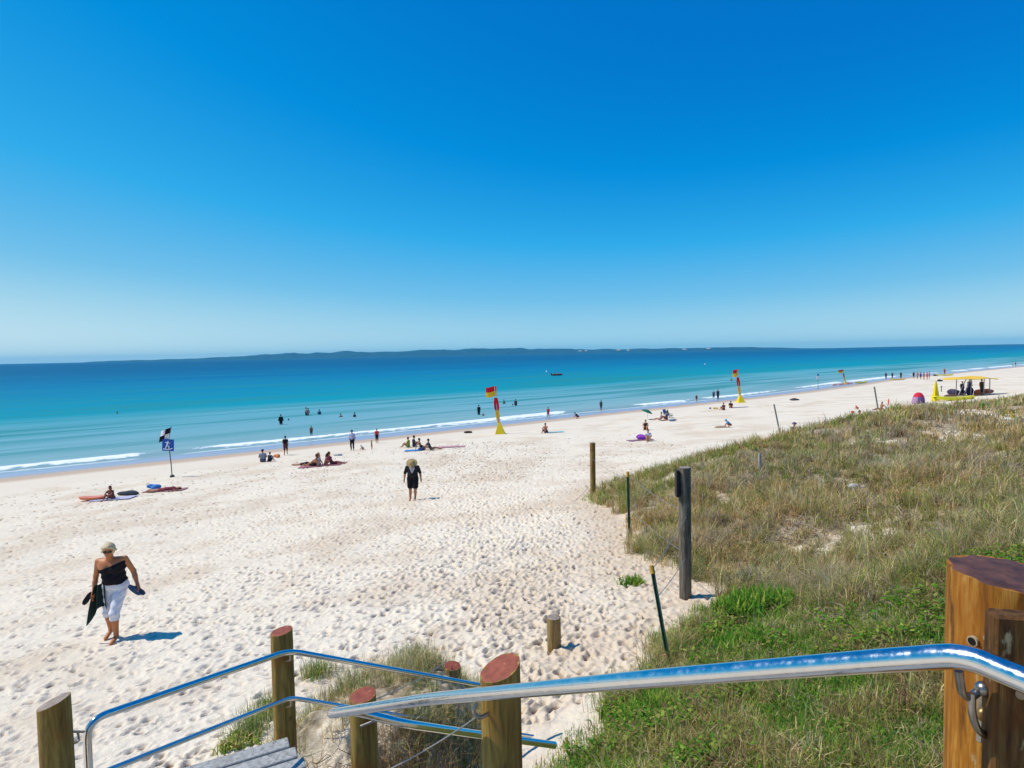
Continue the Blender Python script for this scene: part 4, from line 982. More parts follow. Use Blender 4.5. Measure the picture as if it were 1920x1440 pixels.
# ---- the man with straw hat
def hat_man():
    g = gp(775, 938); e = empty('person', g, R(180 + 3), 'person in a straw hat, black top with pale V front and black shorts, walking', 'person')
    k = 1.72 / 1.75; e.scale = (k * 1.14, k * 1.05, k); J = pose('stand', random.Random(2)); h = .014
    J.update(hed=V3(0, .14, 1.57), nek=V3(0, .06, 1.45), elbR=V3(.28, -.02, 1.13), wriR=V3(.30, .08, .90), elbL=V3(-.28, .02, 1.13), wriL=V3(-.31, .12, .90),
             kneR=V3(.09, .06, .5), ankR=V3(.10, .04, .09), toeR=V3(.12, .2, .03), kneL=V3(-.10, .14, .50), ankL=V3(-.07, -.04, .17), toeL=V3(-.07, .08, .07), shoR=V3(.19, .02, 1.40), shoL=V3(-.19, .02, 1.40))
    P, (up, sd, fw, wst) = body_prims(J, False, .08); T = list(P[:-1]); limbs(P, J, True); M, hc = head_prims(P, J, V3(0, 0, -.5)); part(P, h, 'body', plain('skin', 'b27a52', .55, .15, 8), e)
    infl = lambda L, a: [(p[0], p[1], p[2], p[3] + a, p[4] + a) + tuple(p[5:]) if p[0] == 'c' else ('e', p[1], tuple(r + a for r in p[2]), None) + tuple(p[4:]) for p in L]
    L = infl(T, .02)
    for q in 'RL': L.append(('c', J['sho' + q], J['sho' + q] * .1 + J['elb' + q] * .9, .070, .060, .02))
    part(L, h, 'top', cloth('charcoal', (.022, .021, .024)), e)
    part([('c', V3(-.055, .125, 1.38), V3(0, .15, 1.16), .045, .015), ('c', V3(.055, .125, 1.38), V3(0, .15, 1.16), .045, .015), ('c', V3(0, .13, 1.38), V3(0, .15, 1.18), .05, .02)], h * .7, 'front_panel', cloth('pale_grey', (.42, .41, .44)), e, cut=lambda D, X, Y, Z: np.maximum(D, Z - 1.42))
    L = infl([p for p in T if p[0] == 'c'][:1] + [p for p in T if p[0] == 'c'][2:3], .03)
    for q in 'RL': L.append(('c', J['hip' + q], J['hip' + q] * .22 + J['kne' + q] * .78, .125, .105, .02))
    part(L, h, 'shorts', cloth('black', (.014, .011, .014)), e)
    part([('e', hc + M[:, 2] * .07, (.105, .115, .085), M), ('e', hc + M[:, 2] * .05, (.21, .20, .024), M)], h, 'straw_hat', plain('straw', (.42, .30, .13), .85, .4, 50), e, .015)
hat_man()
# ---------------------------------------------------------------- everyone else on the beach
def stand_h(u, v0, v1, p): return (v1 - v0) * p.y / F
def sea_p(u, v_surface): return gp(u, v_surface, 0.)
def per(u, v0, v1, kind, hd, label, h=None, group=None, sea=None, **kw):
    """u, top and foot pixels; sea = share of the body under water"""
    if sea is None:
        p = gpb(u, v1); hh = h or stand_h(u, v0, v1, p)
        return make_person(kind, (p.x, p.y, p.z - .01), R(hd), label, hh, group=group, **kw)
    p = sea_p(u, v1); hh = h or 1.7; return make_person(kind, (p.x, p.y, -hh * sea), R(hd), label, hh, group=group, **kw)
BA, SH, SW = 'bathers standing in the shallows', 'people on the beach', 'swimmers in the sea'
DK_ = (.015, .015, .02)
per(527, 775, 796, 'stand', 20, 'person in a dark wetsuit standing knee deep, left of the two bathers by the swell', sea=.28, top=DK_, legs=DK_, short=1.5, sleeve=1.5, group=BA)
per(574, 766, 780, 'stand', -60, 'pale-backed bather in dark trunks standing knee deep beside a pink top', sea=.3, legs=(.03, .03, .06), group=BA)
per(578, 768, 780, 'stand', 60, 'bather in a pink top close beside the bather in dark trunks', sea=.3, h=1.55, top=(.55, .30, .32), fem=True, group=BA)
per(599, 770, 778, 'stand', 0, 'bather in blue standing waist deep, right of the pair with the pink top', sea=.55, top=(.03, .08, .22), group=BA)
per(639, 776, 782, 'stand', 30, 'dark-haired shoulder-deep swimmer up and left of the person in the lavender shirt', sea=.72, group=SW)
per(665, 775, 782, 'stand', -30, 'chest-deep swimmer straight above the person in the lavender shirt', sea=.64, top=(.02, .03, .06), group=SW)
per(220, 770, 776, 'stand', 90, 'lone swimmer far left in the turquoise water, only head and shoulders showing', sea=.80, group=SW)
per(541, 784, 789, 'stand', 0, 'swimmer low in the water just right of the person in the dark wetsuit', sea=.84, group=SW)
per(584, 801, 817, 'stand', 180, 'child in a red-brown swimsuit standing ankle deep with a wavy reflection', sea=.12, h=1.15, top=(.25, .05, .04), legs=(.10, .04, .03), skin='8a5436', group=BA)
per(536, 817, 854, 'walk', 15, 'person walking to the water in a black top and dark red shorts', top=DK_, legs=(.12, .04, .03), short=1.0, belly=.05, group=SH)
per(493, 842, 867, 'sit', 20, 'person in a grey shirt and dark cap sitting on the sand near the water', h=1.75, top=(.25, .27, .34), legs=(.1, .1, .14), hat=(.04, .05, .08), hatr=.13, group=SH)
per(505, 850, 866, 'hug', -10, 'child in dark blue sitting close to the right of the person in the grey shirt', h=1.3, top=(.03, .04, .09), legs=DK_, group=SH)
per(661, 806, 845, 'stand', 175, 'heavy-set person in a lavender shirt and black trousers standing at the water edge', top=(.42, .40, .56), legs=DK_, short=1.7, sleeve=1.3, belly=.1, hat=(.05, .06, .08), hatr=.11, group=SH)
per(681, 832, 844, 'crouch', 90, 'toddler in pale clothes playing on the wet sand', h=.8, top=(.5, .42, .4), group=SH)
per(697, 828, 843, 'stand', -60, 'small child in a grey-green top beside the toddler on the wet sand', h=.75, top=(.12, .2, .16), legs=(.35, .08, .08), group=SH)
per(707, 803, 831, 'stand', 200, 'child in a bright red shirt and black shorts at the water edge', h=1.3, top=(.62, .03, .04), legs=DK_, short=1.2, group=SH)
# group with green
per(766, 825, 839, 'sit', 80, 'person in a yellow-green top sitting at the left of the towel group', h=1.6, top=(.28, .30, .05), legs=(.2, .28, .06), group=SH)
per(776, 817, 838, 'sit', -70, 'dark-clothed person sitting upright behind the yellow-green top', h=1.75, top=(.05, .04, .08), legs=(.05, .05, .08), hair='1a1210', group=SH)
per(791, 831, 843, 'lean', -80, 'dark-haired sunbather leaning back in dark swimwear, middle of the towel group', h=1.65, legs=DK_, hair='140c0a', group=SH)
per(808, 832, 844, 'lean', -75, 'sunbather in a dark grey shirt reclining beside the long pink towel', h=1.65, top=(.06, .07, .08), group=SH)
# pink group
per(574, 864, 872, 'prone', -80, 'sunbather lying flat at the left end of the pink towel group', h=1.6, legs=DK_, skin='c08a64', group=SH)
per(590, 860, 875, 'lean', 70, 'sunbather with bare back propped on the arms, left in the pink towel group', h=1.6, legs=DK_, fem=True, hair='5a3a1c', group=SH)
per(598, 852, 874, 'sit', 95, 'blonde bather sitting tallest in the pink towel group', h=1.7, top=(.62, .52, .50), hair='b89058', fem=True, skin='c48a66', group=SH)
per(610, 860, 873, 'hug', -80, 'sunbather with pink swimwear hunched in the middle of the pink towel group', h=1.5, top=(.38, .12, .18), fem=True, group=SH)
per(623, 856, 872, 'lean', -75, 'dark-haired sunbather in maroon swimwear at the right end of the pink towel group', h=1.7, top=(.22, .04, .07), legs=(.2, .04, .06), fem=True, skin='b06a50', group=SH)
per(211, 921, 936, 'hug', 170, 'red-brown-haired person curled up between the orange board and the dark bag', h=1.35, top=(.20, .06, .045), hair='3a160c', skin='8a4a34', fem=True, group=SH)
per(311, 911, 921, 'prone', -75, 'sunbather in maroon lying face down beside a blue bundle near the sign', h=1.6, top=(.20, .035, .05), legs=(.28, .06, .06), group=SH)
# near the first flag
per(898, 757, 778, 'stand', 30, 'dark figure standing in the shallows just left of the nearer red and yellow flag', sea=.22, top=DK_, legs=DK_, short=1.5, group=BA)
per(906, 776, 780, 'stand', 0, 'small child low in the water beside the dark figure left of the nearer flag', sea=.55, h=.9, group=SW)
per(945, 749, 757, 'stand', 40, 'bather with a pale shoulder waist deep just right of the nearer flag', sea=.6, legs=DK_, group=SW)
per(961, 757, 761, 'stand', 0, 'low swimmer next to the standing bather right of the nearer flag', sea=.82, group=SW)
per(967, 748, 761, 'stand', -20, 'bather in dark swimwear standing thigh deep right of the nearer flag', sea=.4, top=(.04, .03, .05), legs=DK_, group=BA)
per(1028, 764, 784, 'walk', 160, 'slim bather in a red swimsuit walking at the swash edge', sea=.03, h=1.4, top=(.45, .05, .09), legs=(.4, .05, .08), skin='a05e48', group=BA)
per(1024, 788, 812, 'hug', 150, 'bather in dark shorts sitting on the sand in front of the red swimsuit bather', h=1.75, legs=(.04, .06, .1), skin='a86850', group=SH)
per(1083, 773, 785, 'crouch', 90, 'person crouching alone in dark clothes at the swash edge', h=1.5, top=(.04, .035, .035), legs=(.05, .04, .04), group=SH)
per(1127, 752, 770, 'stand', 200, 'slim teenager in a green top standing in the swash', sea=.03, h=1.5, top=(.05, .14, .11), legs=(.08, .08, .1), skin='8e6048', group=BA)
# by the green umbrella
per(1211, 782, 806, 'hug', 160, 'bare-shouldered bather in black swimwear sitting in front of the green umbrella', h=1.7, legs=DK_, top=(.03, .02, .02), sleeve=0, skin='c08460', fem=True, group=SH)
per(1215, 806, 827, 'hug', 170, 'person in a white shirt sitting beside a purple bag', h=1.6, top=(.66, .64, .68), hair='4a2e20', group=SH)
per(1237, 770, 788, 'lean', 80, 'sunbather in pale swimwear sitting left of the camp chairs', h=1.6, top=(.5, .35, .35), skin='b47a60', group=SH)
per(1250, 771, 787, 'sit', 60, 'sunbather in dark clothes sitting between the others and the camp chairs', h=1.65, top=(.10, .12, .2), legs=(.25, .07, .06), group=SH)
per(1306, 741, 755, 'walk', 190, 'child in dark red walking at the water edge left of the dark pair', h=1.2, top=(.12, .03, .03), skin='9a5a44', group=SH)
per(1338, 733, 749, 'stand', 170, 'shorter of the two dark figures by the water left of the farther flag', h=1.5, top=(.10, .12, .18), legs=(.03, .03, .05), short=1.6, group=SH)
per(1346, 730, 750, 'stand', 185, 'taller of the two dark figures by the water left of the farther flag', h=1.75, top=(.03, .04, .08), legs=(.02, .025, .04), short=1.7, group=SH)
per(1371, 706, 714, 'stand', 0, 'swimmer chest deep behind the farther flag', sea=.6, group=SW)
per(1357, 755, 769, 'sit', 120, 'sitting person in maroon, left one of the two below the farther flag', h=1.7, top=(.10, .03, .04), legs=(.2, .06, .05), group=SH)
per(1370, 752, 765, 'sit', 170, 'sitting person in black, right one of the two below the farther flag', h=1.7, top=DK_, legs=(.06, .05, .05), group=SH)
per(1368, 784, 802, 'crouch', 75, 'child in a light blue hat and shirt digging beside a sand hole', h=1.35, top=(.05, .35, .62), hat=(.05, .30, .60), legs=(.2, .07, .05), skin='c07a54', group=SH)
# right far
LG = 'lifesavers and bathers far along the beach'
per(1661, 698, 711, 'stand', 180, 'dark figure at the far water edge, left of three in a row', top=DK_, legs=DK_, short=1.6, group=LG)
per(1673, 698, 710, 'stand', 170, 'dark figure at the far water edge, middle of three in a row', top=(.03, .05, .09), legs=DK_, short=1.4, group=LG)
per(1689, 697, 710, 'stand', 180, 'dark figure by a yellow board at the far water edge, right of three', top=(.04, .045, .06), legs=DK_, short=1.5, group=LG)
for i, (u, v0, v1, c, lg, lb) in enumerate(((1713, 695, 710, (.10, .04, .1), DK_, 'person in dark purple at the left end of the far red group'), (1720, 699, 711, (.6, .28, .28), None, 'person in pale pink second in the far red group'),
        (1726, 697, 711, (.32, .2, .42), (.05, .05, .15), 'person in lavender in the middle of the far red group'), (1732, 697, 712, (.66, .25, .18), (.55, .2, .1), 'person in orange red in the far red group'),
        (1738, 694, 712, (.62, .06, .07), (.5, .06, .08), 'tall person in bright red in the far red group'), (1742, 694, 711, (.45, .12, .24), (.4, .1, .1), 'person in magenta at the right end of the far red group'))):
    per(u, v0, v1, 'stand', 160 + 13 * i, lb, h=1.7, top=c, legs=lg, group=LG)
per(1771, 689, 703, 'arms', 180, 'lifesaver in red standing over a yellow board near the far breaker', h=1.7, top=(.5, .03, .06), legs=(.3, .03, .05), group=LG)
per(1898, 680, 687, 'hug', 180, 'dark crouching figure at the far right water edge', h=1.7, top=DK_, group=LG)
per(1904, 678, 687, 'stand', 180, 'figure in red at the far right water edge', h=1.6, top=(.5, .06, .08), group=LG)
per(1598, 771, 793, 'sit', 170, 'person with a red cap showing only head and shoulders above the dune grass', h=1.7, hat=(.5, .05, .03), hatr=.12, skin='b8684a', group=SH)
per(1611, 770, 792, 'sit', 190, 'dark-haired person showing only head and shoulders above the dune grass', h=1.7, hair='120c0a', skin='b8684a', group=SH)
per(1608, 759, 768, 'crouch', 90, 'small child in orange red behind the two heads at the dune edge', h=.85, top=(.6, .1, .05), skin='b86a4c', group=SH)
per(1666, 751, 760, 'stand', 90, 'toddler in orange red on the sand right of the leaning stake', h=.72, top=(.75, .12, .05), legs=(.7, .1, .05), group=SH)
per(1651, 762, 769, 'lean', 100, 'sunbather with brown hair lying low at the foot of the leaning stake', h=1.5, skin='9a5a3a', group=SH)
per(1488, 792, 818, 'hug', 170, 'person in a purple-grey cap and shirt sitting behind the dune edge', h=1.7, top=(.12, .09, .15), hat=(.10, .07, .13), hatr=.16, group=SH)
per(1804, 703, 742, 'stand', 180, 'dark-haired lifesaver behind the yellow canopy, head above its left part', h=1.75, top=(.03, .03, .05), legs=DK_, short=1.3, group=LG)
per(1818, 700, 739, 'stand', 170, 'tallest of the figures under the yellow canopy, in navy', h=1.9, top=(.03, .03, .08), legs=(.03, .03, .06), short=1.3, group=LG)
per(1840, 701, 741, 'stand', 190, 'figure in dark olive under the right part of the yellow canopy', h=1.9, top=(.06, .05, .03), legs=(.05, .04, .03), short=1.4, group=LG)

# ---------------------------------------------------------------- things on the beach
def ground_sheet(u, v, wx, wy, rot, name, label, col, th=.02, cat='towel', group='towels on the sand', lump=.02):
    p = gp(u, v); g = []; rg = random.Random(int(u)); c_, s_ = math.cos(R(rot)), math.sin(R(rot))
    for i in range(9):
        row = []
        for j in range(13):
            x, y = (j / 12 - .5) * wx, (i / 8 - .5) * wy; X, Y = x * c_ - y * s_, x * s_ + y * c_; row.append((X, Y, H1(p.x + X, p.y + Y) - p.z + .03 + lump * rg.random()))
        g.append(row)
    o = MB().sheet(g, th).build(name, cloth(name, col)); o.location = p; tag(o, label, cat, group); return o
ground_sheet(840, 839, 2.6, .8, 8, 'towel', 'long pink towel at the right end of the towel group', (.55, .28, .32))
ground_sheet(775, 846, 1.3, .8, 5, 'towel', 'blue towel in front of the yellow-green and dark figures', (.06, .25, .55))
ground_sheet(600, 874, 2.6, 1.0, 8, 'towel', 'pink towel under the group of sunbathers', (.42, .16, .18))
ground_sheet(632, 869, .9, .9, 8, 'towel', 'turquoise towel at the right end of the pink towel group', (.2, .5, .55))
ground_sheet(1040, 811, 1.6, .8, 5, 'towel', 'pale turquoise towel right of the bather sitting in dark shorts', (.22, .55, .60))
ground_sheet(1200, 826, 1.8, .9, 5, 'towel', 'dusky pink towel beside the purple bag', (.35, .18, .25))
ground_sheet(1388, 764, 1.8, .9, 5, 'towel', 'slate blue towel right of the sitting pair below the farther flag', (.14, .17, .30))
ground_sheet(310, 920, 2.0, .9, 5, 'towel', 'dusty pink towel under the face-down sunbather near the sign', (.42, .20, .20))
ground_sheet(213, 936, 1.9, .9, 8, 'towel', 'pale lavender towel under the curled-up red-brown-haired person', (.50, .48, .60))
ground_sheet(1253, 788, 1.6, .8, 5, 'towel', 'red-brown towel at the foot of the camp chairs', (.35, .10, .08))
def lump(u, v, sz, col, name, label, cat, mat=None, seed=0, group=None):
    """a bag, bundle or clump: several soft lobes in one skin"""
    p = gpb(u, v); rg = random.Random(int(u) + seed); P = []
    for k in range(5): P.append(('e', V3(rg.uniform(-.3, .3) * sz[0], rg.uniform(-.3, .3) * sz[1], sz[2] * rg.uniform(.25, .5)), (sz[0] * rg.uniform(.22, .34), sz[1] * rg.uniform(.22, .34), sz[2] * rg.uniform(.35, .5)), None, .05))
    V, Q = sdf_mesh(P, max(.02, min(sz) * .09), .05); o = np_mesh(name, V, Q, mat or cloth(name, col)); o.location = p; tag(o, label, cat, group); return o
lump(518, 859, (.5, .4, .3), (.75, .24, .08), 'beach_bag', 'bright orange bag on the sand right of the seated pair', 'bag')
lump(241, 929, (1.2, .5, .28), (.06, .07, .08), 'beach_bag', 'long dark grey bag right of the curled-up person', 'bag')
lump(289, 917, (.8, .5, .3), (.07, .22, .55), 'bundle', 'blue bundle at the feet of the face-down sunbather', 'bundle')
lump(1206, 826, (1.0, .5, .5), (.26, .05, .42), 'beach_bag', 'bulging purple bag beside the person in the white shirt', 'bag')
lump(878, 812, (.8, .5, .22), (.05, .035, .02), 'seaweed', 'dark clump of seaweed left of the nearer flag base', 'seaweed', group='seaweed clumps')
lump(1490, 751, (1.2, .7, .35), (.10, .08, .07), 'seaweed', 'grey-brown clump lying on the sand midway between the flag and the grass', 'seaweed', group='seaweed clumps')
lump(1762, 697 + 18, (1.0, .8, .5), (.05, .05, .06), 'beach_bag', 'small dark bag on the far sand left of the yellow canopy', 'bag')
lump(1755, 705, (1.8, .8, .5), (.05, .05, .06), 'bundle', 'flat dark bundle right of the far red group', 'bundle')
lump(1342, 767, (.6, .4, .25), (.62, .40, .12), 'beach_toy', 'small yellow bucket heap left of the sitting pair below the farther flag', 'toy')
lump(1331, 767, (.35, .3, .25), (.2, .2, .35), 'beach_toy', 'tiny bluish toy left of the yellow one', 'toy')
lump(790, 853 - 8, (.5, .4, .25), (.05, .06, .16), 'beach_bag', 'small navy bag in front of the dark-haired sunbather leaning back', 'bag')
lump(634, 855, (.7, .35, .15), (.28, .33, .38), 'bundle', 'thin grey bundle above the right end of the pink group', 'bundle')
# dug hole and its heap
q = gp(1352, 802); mb = MB(); mb.ball((0, 0, 0), (.55, .35, .16), 16, 8); o = mb.build('sand_heap', plain('damp_sand', (.34, .25, .16), .9)); o.location = q; tag(o, 'low brown heap of dug sand left of the child in the light blue hat', 'sand heap')

def surfboard(loc, L, W, col, rz, label, tilt=0, th=.09, name='rescue_board', cat='board', group='yellow rescue boards on the sand', nose=2.2, mat=None):
    g = []
    for i in range(17):
        f = i / 16 * 2 - 1; wd = W / 2 * max(0, 1 - abs(f) ** nose) ** .6 + .01; g.append([(f * L / 2, wd * q, .12 * f * f * L / 3 + .02 * (1 - q * q)) for q in (-1, -.6, 0, .6, 1)])
    o = MB().sheet(g, th).build(name, mat or plain('gloss_' + name, col, .3, .1, 5)); o.location = loc; o.rotation_euler = (0, tilt, rz); tag(o, label, cat, group); return o
p = gp(175, 938); surfboard(p + Vector((0, 0, .12)), 1.25, .5, (.80, .22, .08), R(12), 'orange bodyboard lying left of the curled-up person', group=None, name='bodyboard', nose=4)
p = gp(1614, 719); surfboard(p + Vector((0, 0, .2)), 3.6, .8, (.80, .68, .03), R(20), 'yellow rescue board lying alone near the farther swash', th=.25)
p = gp(1683, 713); surfboard(p + Vector((0, 0, .2)), 3.2, .8, (.78, .50, .06), R(-10), 'orange-yellow rescue board at the feet of the right dark figure', th=.25)
p = gp(1771, 705); surfboard(p + Vector((0, 0, .2)), 4.0, 1.0, (.80, .68, .05), R(-5), 'yellow rescue board under the lifesaver in red', th=.25)
# rope of small red floats
a = gp(1563, 724); b = gp(1597, 720); mb = MB()
pts = [a.lerp(b, k / 12) + Vector((0, .6 * math.sin(k * 1.3), 0)) for k in range(13)]; pts = [Vector((p.x, p.y, max(H1(p.x, p.y), 0) + .08)) - a for p in pts]
mb.tube(pts, .05, 6)
for p_ in pts: mb.ball(p_, (.3, .16, .16), 8, 6)
o = mb.build('float_line', plain('pale_red_plastic', (.62, .22, .20), .5)); o.location = a; tag(o, 'line of pale red floats at the water edge by the far flag', 'rope')

# swimming flags
YEL, RED = (.82, .50, .02), (.62, .015, .02)
def flag_cloth(e, name, c, w_, h_, bands, lean=0, wave=.08, drop=.0, th=.02):
    """two stacked bands, flying to the left of the pole top"""
    for bi, (z0, z1, col, nm) in enumerate(bands):
        g = []
        for i in range(7):
            f = z0 + (z1 - z0) * i / 6; row = []
            for j in range(11):
                q = j / 10; row.append((c[0] - q * w_, c[1] + wave * math.sin(q * 6 + f), c[2] - f * h_ - drop * q ** 1.5 + .03 * math.sin(q * 7)))
            g.append(row)
        MB().sheet(g, th).build(nm, cloth(nm, col), e)
def swim_flag(u, v_base, h, u_top, label, w_=1.0, group='red and yellow swimming flags'):
    b = gp(u, v_base); e = empty('swimming_flag', b, 0, label, 'flag', group); k = h / 4.5
    lx = (u_top - u) * b.y / F
    px = lambda f: Vector((lx * (f ** .8) * (1), 0, f * h))
    mb = MB(); n = 4; bs = .48 * k; vs = [(-bs, -bs, 0), (bs, -bs, 0), (bs, bs, 0), (-bs, bs, 0)] + [(x * .16 + lx * .15, y * .16, h * .25) for x, y in ((-bs, -bs), (bs, -bs), (bs, bs), (-bs, bs))]
    mb.add(vs, [(3, 2, 1, 0), (4, 5, 6, 7), (0, 1, 5, 4), (1, 2, 6, 5), (2, 3, 7, 6), (3, 0, 4, 7)]); mb.build('base_cover', cloth('yellow', (.80, .58, .02)), e, smooth=False)
    MB().tube([px(f / 10) for f in range(11)], .03 * k, 8).build('pole', plain('white_pole', (.6, .6, .6), .5), e)
    def sleeve(f0, f1, wa, wb, col, nm):
        g = []
        for i in range(11):
            f = f0 + (f1 - f0) * i / 10; wd = (wa + (wb - wa) * i / 10) * k * (.75 + .25 * math.sin(math.pi * i / 10)); g.append([px(f) + Vector((-wd / 2 + wd * j / 6, .05 * math.sin(j * 1.3 + f * 9), 0)) for j in range(7)])
        MB().sheet(g, .04 * k).build(nm, cloth(nm, col), e)
    sleeve(.20, .50, .20, .45, YEL, 'yellow_sleeve'); sleeve(.50, .76, .50, .40, RED, 'red_sleeve')
    flag_cloth(e, 'flag', (px(1).x + .18, 0, h), w_ * k, .95 * k, ((0, .5, RED, 'red_band'), (.5, 1.0, YEL, 'yellow_band')), drop=.12 * k)
    return e
swim_flag(938, 814, (814 - 724) * gp(938, 814).y / F, 929, 'nearer red and yellow feather flag on a yellow base, standing on the smooth sand')
swim_flag(1389, 755, (755 - 692) * gp(1389, 755).y / F, 1382, 'farther red and yellow feather flag on a yellow base, left of the first thin stake', .75)
swim_flag(1586, 721, (721 - 693) * gp(1586, 721).y / F, 1580, 'small far red and yellow flag with a wide top, right of the thin white sign', 1.6)

# surfing sign with a quartered flag
b = gp(323, 895); k = b.y / F; e = empty('beach_sign', b, 0, 'blue surf-craft sign with a white figure on a thin pole', 'sign')
SB = plain('sign_blue', (.01, .08, .38), .5, .1); WHT = plain('sign_white', (.78, .78, .80), .6, .08); hb = (895 - 845) * k; ht = (895 - 822) * k
MB().tube([(0, 0, -.2), (-.03, 0, hb * .5), (-.13, 0, ht - .1)], .03, 8).build('pole', plain('dark_pole', (.12, .11, .10), .6), e)
mb = MB(); mb.ball((0, 0, .05), (.14, .14, .12), 10, 6); mb.build('foot_weight', plain('dark_base', (.06, .06, .06), .8), e)
sx, sz, cx, cz = 22 * k, 22 * k, -4 * k, (hb + ht) / 2
pn = MB(); pn.box((cx, -.05, cz), (sx, .04, sz), Matrix.Rotation(R(3), 3, 'Y'), bev=.01); panel = pn.build('panel', SB, e)
fg = MB(); y = -.078      # white surfer: head, body, arms and board
fg.ball((cx + .02, y, cz + sz * .30), (.045, .006, .05), 10, 6)
for pts, r in ((((.0, .22), (-.04, .02)), .045), (((.0, .18), (.16, .12)), .025), (((.0, .18), (-.17, .20)), .025), (((-.04, .02), (.08, -.10), (.04, -.22)), .035), (((-.04, .02), (-.12, -.1), (-.14, -.22)), .035), (((-.30, -.24), (0, -.29), (.30, -.20)), .03)):
    fg.tube([(cx + a_ * sx * 1.3, y, cz + b_ * sz * 1.3) for a_, b_ in pts], r, 8, flat=1.0)
fg.build('surfer_symbol', WHT, panel)
qb = empty('quartered_flag', b + Vector((-.13, 0, ht - .05)), 0, 'black and white quartered flag flying left above the blue surf-craft sign', 'flag')
o0 = Vector((-4 * k * 0, 0, .0)); W_, H_ = 20 * k, 24 * k; BLK = cloth('black', (.012, .012, .014)); WC = cloth('white', (.78, .78, .80))
ax_ = Vector((-.94, 0, -.34)); up_ = Vector((.22, 0, .95))
MB().tube([(.0, .01, -.1), Vector((.02, .01, 0)) + up_ * H_ * 1.1], .018, 8).build('staff', plain('dark_pole', (.12, .11, .10), .6), qb)
for i in range(2):
    for j in range(2):
        g = []
        for a_ in range(6):
            g.append([Vector((.02, 0, 0)) + ax_ * W_ * ((i + c_ / 5) / 2) + up_ * H_ * (.08 + (j + a_ / 5) / 2 * .95) + Vector((0, .07 * math.sin(3 * (i + c_ / 5) + j), 0)) for c_ in range(6)])
        MB().sheet(g, .012).build('white_quarter' if (i + j) % 2 == 0 else 'black_quarter', WC if (i + j) % 2 == 0 else BLK, qb)
# far thin sign
b = gp(1534, 731); k = b.y / F; e = empty('beach_sign', b, 0, 'small far white sign with a dark cap on a thin pole', 'sign')
MB().tube([(0, 0, -.2), (-.05, 0, 27 * k)], .035, 8).build('pole', plain('dark_pole', (.12, .11, .10), .6), e)
mb = MB(); mb.box((-.1, -.05, 23 * k), (5 * k, .05, 6 * k), bev=.02); mb.build('panel', WHT, e)
mb = MB(); mb.box((-.05, -.05, 28.5 * k), (3.4 * k, .05, 3 * k), bev=.02); mb.build('top_flag', SB, e)
# boat and buoys
b = gp(1044, 704, 0); e = empty('inflatable_boat', b, R(10), 'dark red inflatable rescue boat with two people aboard, out past the swimmers', 'boat')
mb = MB(); q = [(1.9, 0, .45), (1.5, .55, .35), (.5, .75, .28), (-1.8, .75, .25)]; mb.tube(fillet(q[::-1] + [(1.5, -.55, .35), (.5, -.75, .28), (-1.8, -.75, .25)], .4, 4), .26, 10); mb.box((-.1, 0, .15), (3.4, 1.3, .12)); mb.build('hull', plain('dark_red_rubber', (.14, .025, .03), .6), e)
mb = MB(); mb.box((-2.0, 0, .55), (.35, .3, .7), bev=.06); mb.build('outboard_motor', plain('dark_motor', (.03, .03, .035), .4), e)
for dx, c_, lb in ((-.9, (.45, .10, .12), 'person in pale red steering the inflatable boat'), (.5, (.35, .12, .14), 'person in red sitting in the bow of the inflatable boat')):
    make_person('sit', (b.x + dx, b.y, .25), R(-80), lb, 1.75, top=c_, legs=DK_, hat=(.5, .1, .1), hatr=.12)
for u, v, lb in ((1025, 698, 'tiny pale buoy left of the inflatable boat'), (1322, 684, 'tiny pale buoy far out, left of the farther flag')):
    b = gp(u, v, 0); mb = MB(); mb.ball((0, 0, .2), (.35, .35, .4), 10, 8); mb.tube([(0, 0, .5), (0, 0, 1.1)], .05, 6); o = mb.build('buoy', WHT); o.location = b; tag(o, lb, 'buoy', 'buoys far out')

# green umbrella and camp chairs
b = gp(1213, 787); e = empty('beach_umbrella', b, R(0), 'small tilted dark green beach umbrella behind the bare-shouldered bather', 'umbrella'); k = b.y / F
tp_ = Vector((0, 0, 15 * k)); n_ = Vector((.35, -.1, 1)).normalized(); Mx = n_.to_track_quat('Z', 'Y').to_matrix()
vs = [tp_ + Mx @ Vector((0, 0, .22))]; fs = []
for j in range(1, 4):
    for i in range(16): a_ = 2 * math.pi * i / 16; r_ = .62 * j / 3 * (1 - .05 * (i % 2)); vs.append(tp_ + Mx @ Vector((r_ * math.cos(a_), r_ * math.sin(a_), .22 - .24 * (j / 3) ** 2)))
for i in range(16): fs.append((0, 1 + i, 1 + (i + 1) % 16))
for j in range(2):
    for i in range(16): fs.append((1 + j * 16 + i, 17 + j * 16 + i, 17 + j * 16 + (i + 1) % 16, 1 + j * 16 + (i + 1) % 16))
N_ = len(vs); vs += [v_ - n_ * .015 for v_ in vs]; fs += [tuple(N_ + q for q in f[::-1]) for f in fs]; fs += [(33 + (i + 1) % 16, 33 + i, N_ + 33 + i, N_ + 33 + (i + 1) % 16) for i in range(16)]
MB().add(vs, fs).build('canopy', cloth('green', (.01, .16, .09)), e, smooth=False); MB().tube([(0.05, 0, -.2), tp_ + n_ * .25], .014, 8).build('pole', plain('white_pole', (.6, .6, .6), .5), e)
